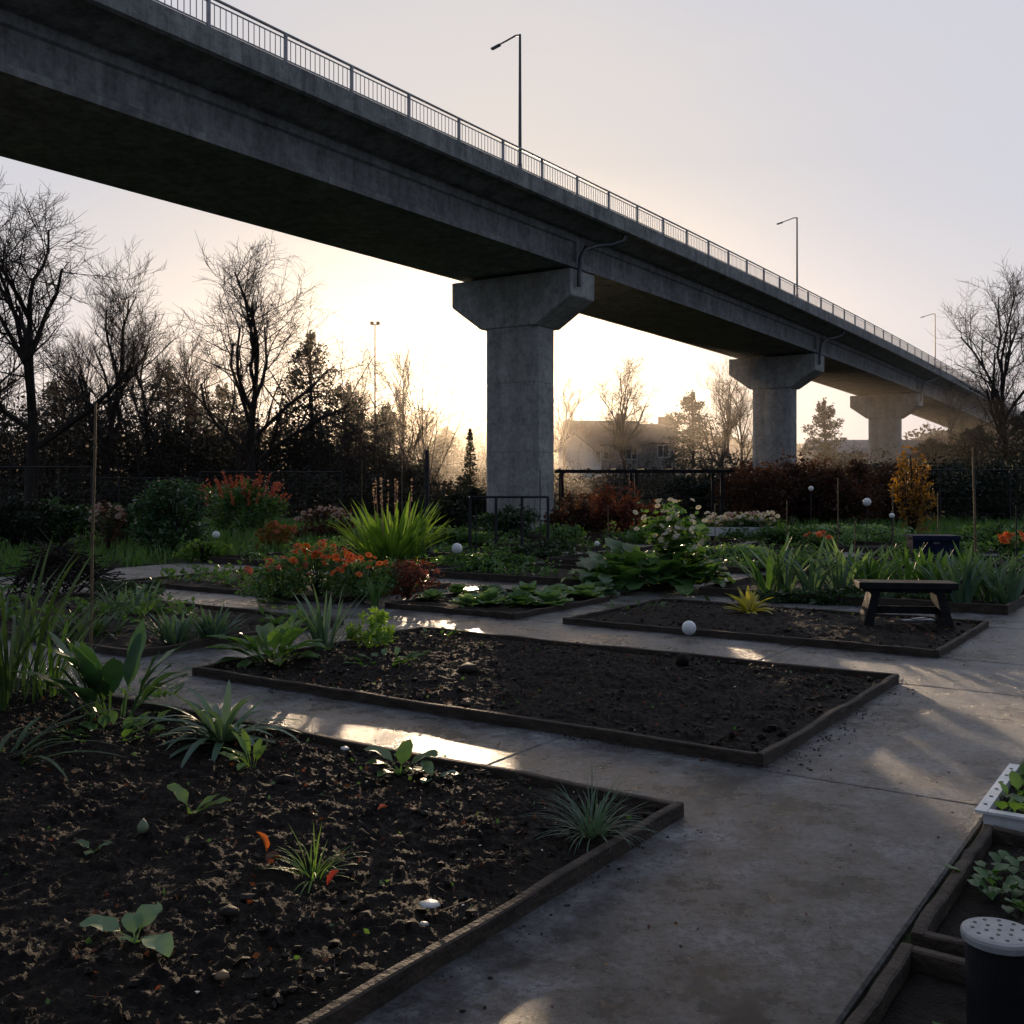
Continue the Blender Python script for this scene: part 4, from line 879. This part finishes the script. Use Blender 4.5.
# ---------------------------------------------------------------- buildings
def house(u, Y, z0, w_, d, he, hr, label, wallm, roofm, wins, rz=0, name='house', gable=False):
    root = empty(name, GY(u, Y) + Vector((0, 0, z0)), label, 'house', None, rz)
    a = MB(); x, y = w_ / 2, d / 2
    a.add([(-x, -y, -4), (x, -y, -4), (x, y, -4), (-x, y, -4), (-x, -y, he), (x, -y, he), (x, y, he), (-x, y, he), (-x, 0, hr), (x, 0, hr)],
          [(0, 1, 5, 4), (2, 3, 7, 6), (1, 2, 6, 9, 5), (3, 0, 4, 8, 7)]); a.build('wall', wallm, root)
    r_ = MB(); e = .4; t = .12
    for sg in (-1, 1):
        sl_ = (hr - he) / y; y2 = y + e; z2 = he - e * sl_
        r_.add([(-x - e, 0, hr + .02), (x + e, 0, hr + .02), (x + e, sg * y2, z2 + .02), (-x - e, sg * y2, z2 + .02), (-x - e, 0, hr + .02 + t), (x + e, 0, hr + .02 + t), (x + e, sg * y2, z2 + .02 + t), (-x - e, sg * y2, z2 + .02 + t)],
               [(0, 1, 2, 3), (4, 7, 6, 5), (2, 6, 7, 3), (0, 3, 7, 4), (1, 5, 6, 2)])
    rf = r_.build('roof', roofm, root); c = MB(); c.box((w_ * .28, .2, hr + .3), (.7, .5, 1.0)); c.build('chimney', M['brick'], rf)
    for (wx, wz) in wins:
        f_ = MB(); f_.box((wx, -y - .02, wz), (1.1, .08, 1.2)); fo = f_.build('window', M['white'], root)
        g_ = MB(); g_.box((wx - .25, -y - .07, wz), (.42, .03, 1.0)); g_.box((wx + .25, -y - .07, wz), (.42, .03, 1.0)); g_.build('pane', M['glass'], fo)
    return root
house(602, 92, 3.3, 6.0, 5, 1.8, 3.7, 'pale walled house with dark roof right of the main pier', M['wall'], M['roof'], [(-2.0, .9), (0, .9), (2.0, .9)], .15)
house(580, 86, 3.1, 2.4, 3.0, 1.3, 2.5, 'small white gabled house nearest the main pier', M['white'], M['roof'], [(0, .7)], 1.2)
house(648, 97, 3.7, 4.6, 5, 1.7, 3.3, 'house with brown roof behind the round bare tree', M['wall'], M['roof'], [(-1.3, .8), (1.3, .8)], -.1)
house(862, 92, 1.8, 9, 6, 2.4, 3.5, 'long low building with bluish roof between far piers', M['wall'], M['slate'], [(-3, 1.4), (-1, 1.4), (1, 1.4), (3, 1.4)], -.05)
root = empty('floodlight_mast', GY(375, 62), 'thin floodlight mast above the wood', 'mast'); h = ZV(324, 62)
a = MB(); a.tube((0, 0, 0), (0, 0, h), .06, .035, 7); a.build('pole', M['bark_far'], root)
for sx in (-.18, .18):
    a = MB(); a.box((sx, 0, h + .05), (.2, .15, .18), 0, 0, .4); a.box((sx * .5, 0, h - .05), (.2, .05, .05)); a.build('floodlight', M['bark_far'], root)
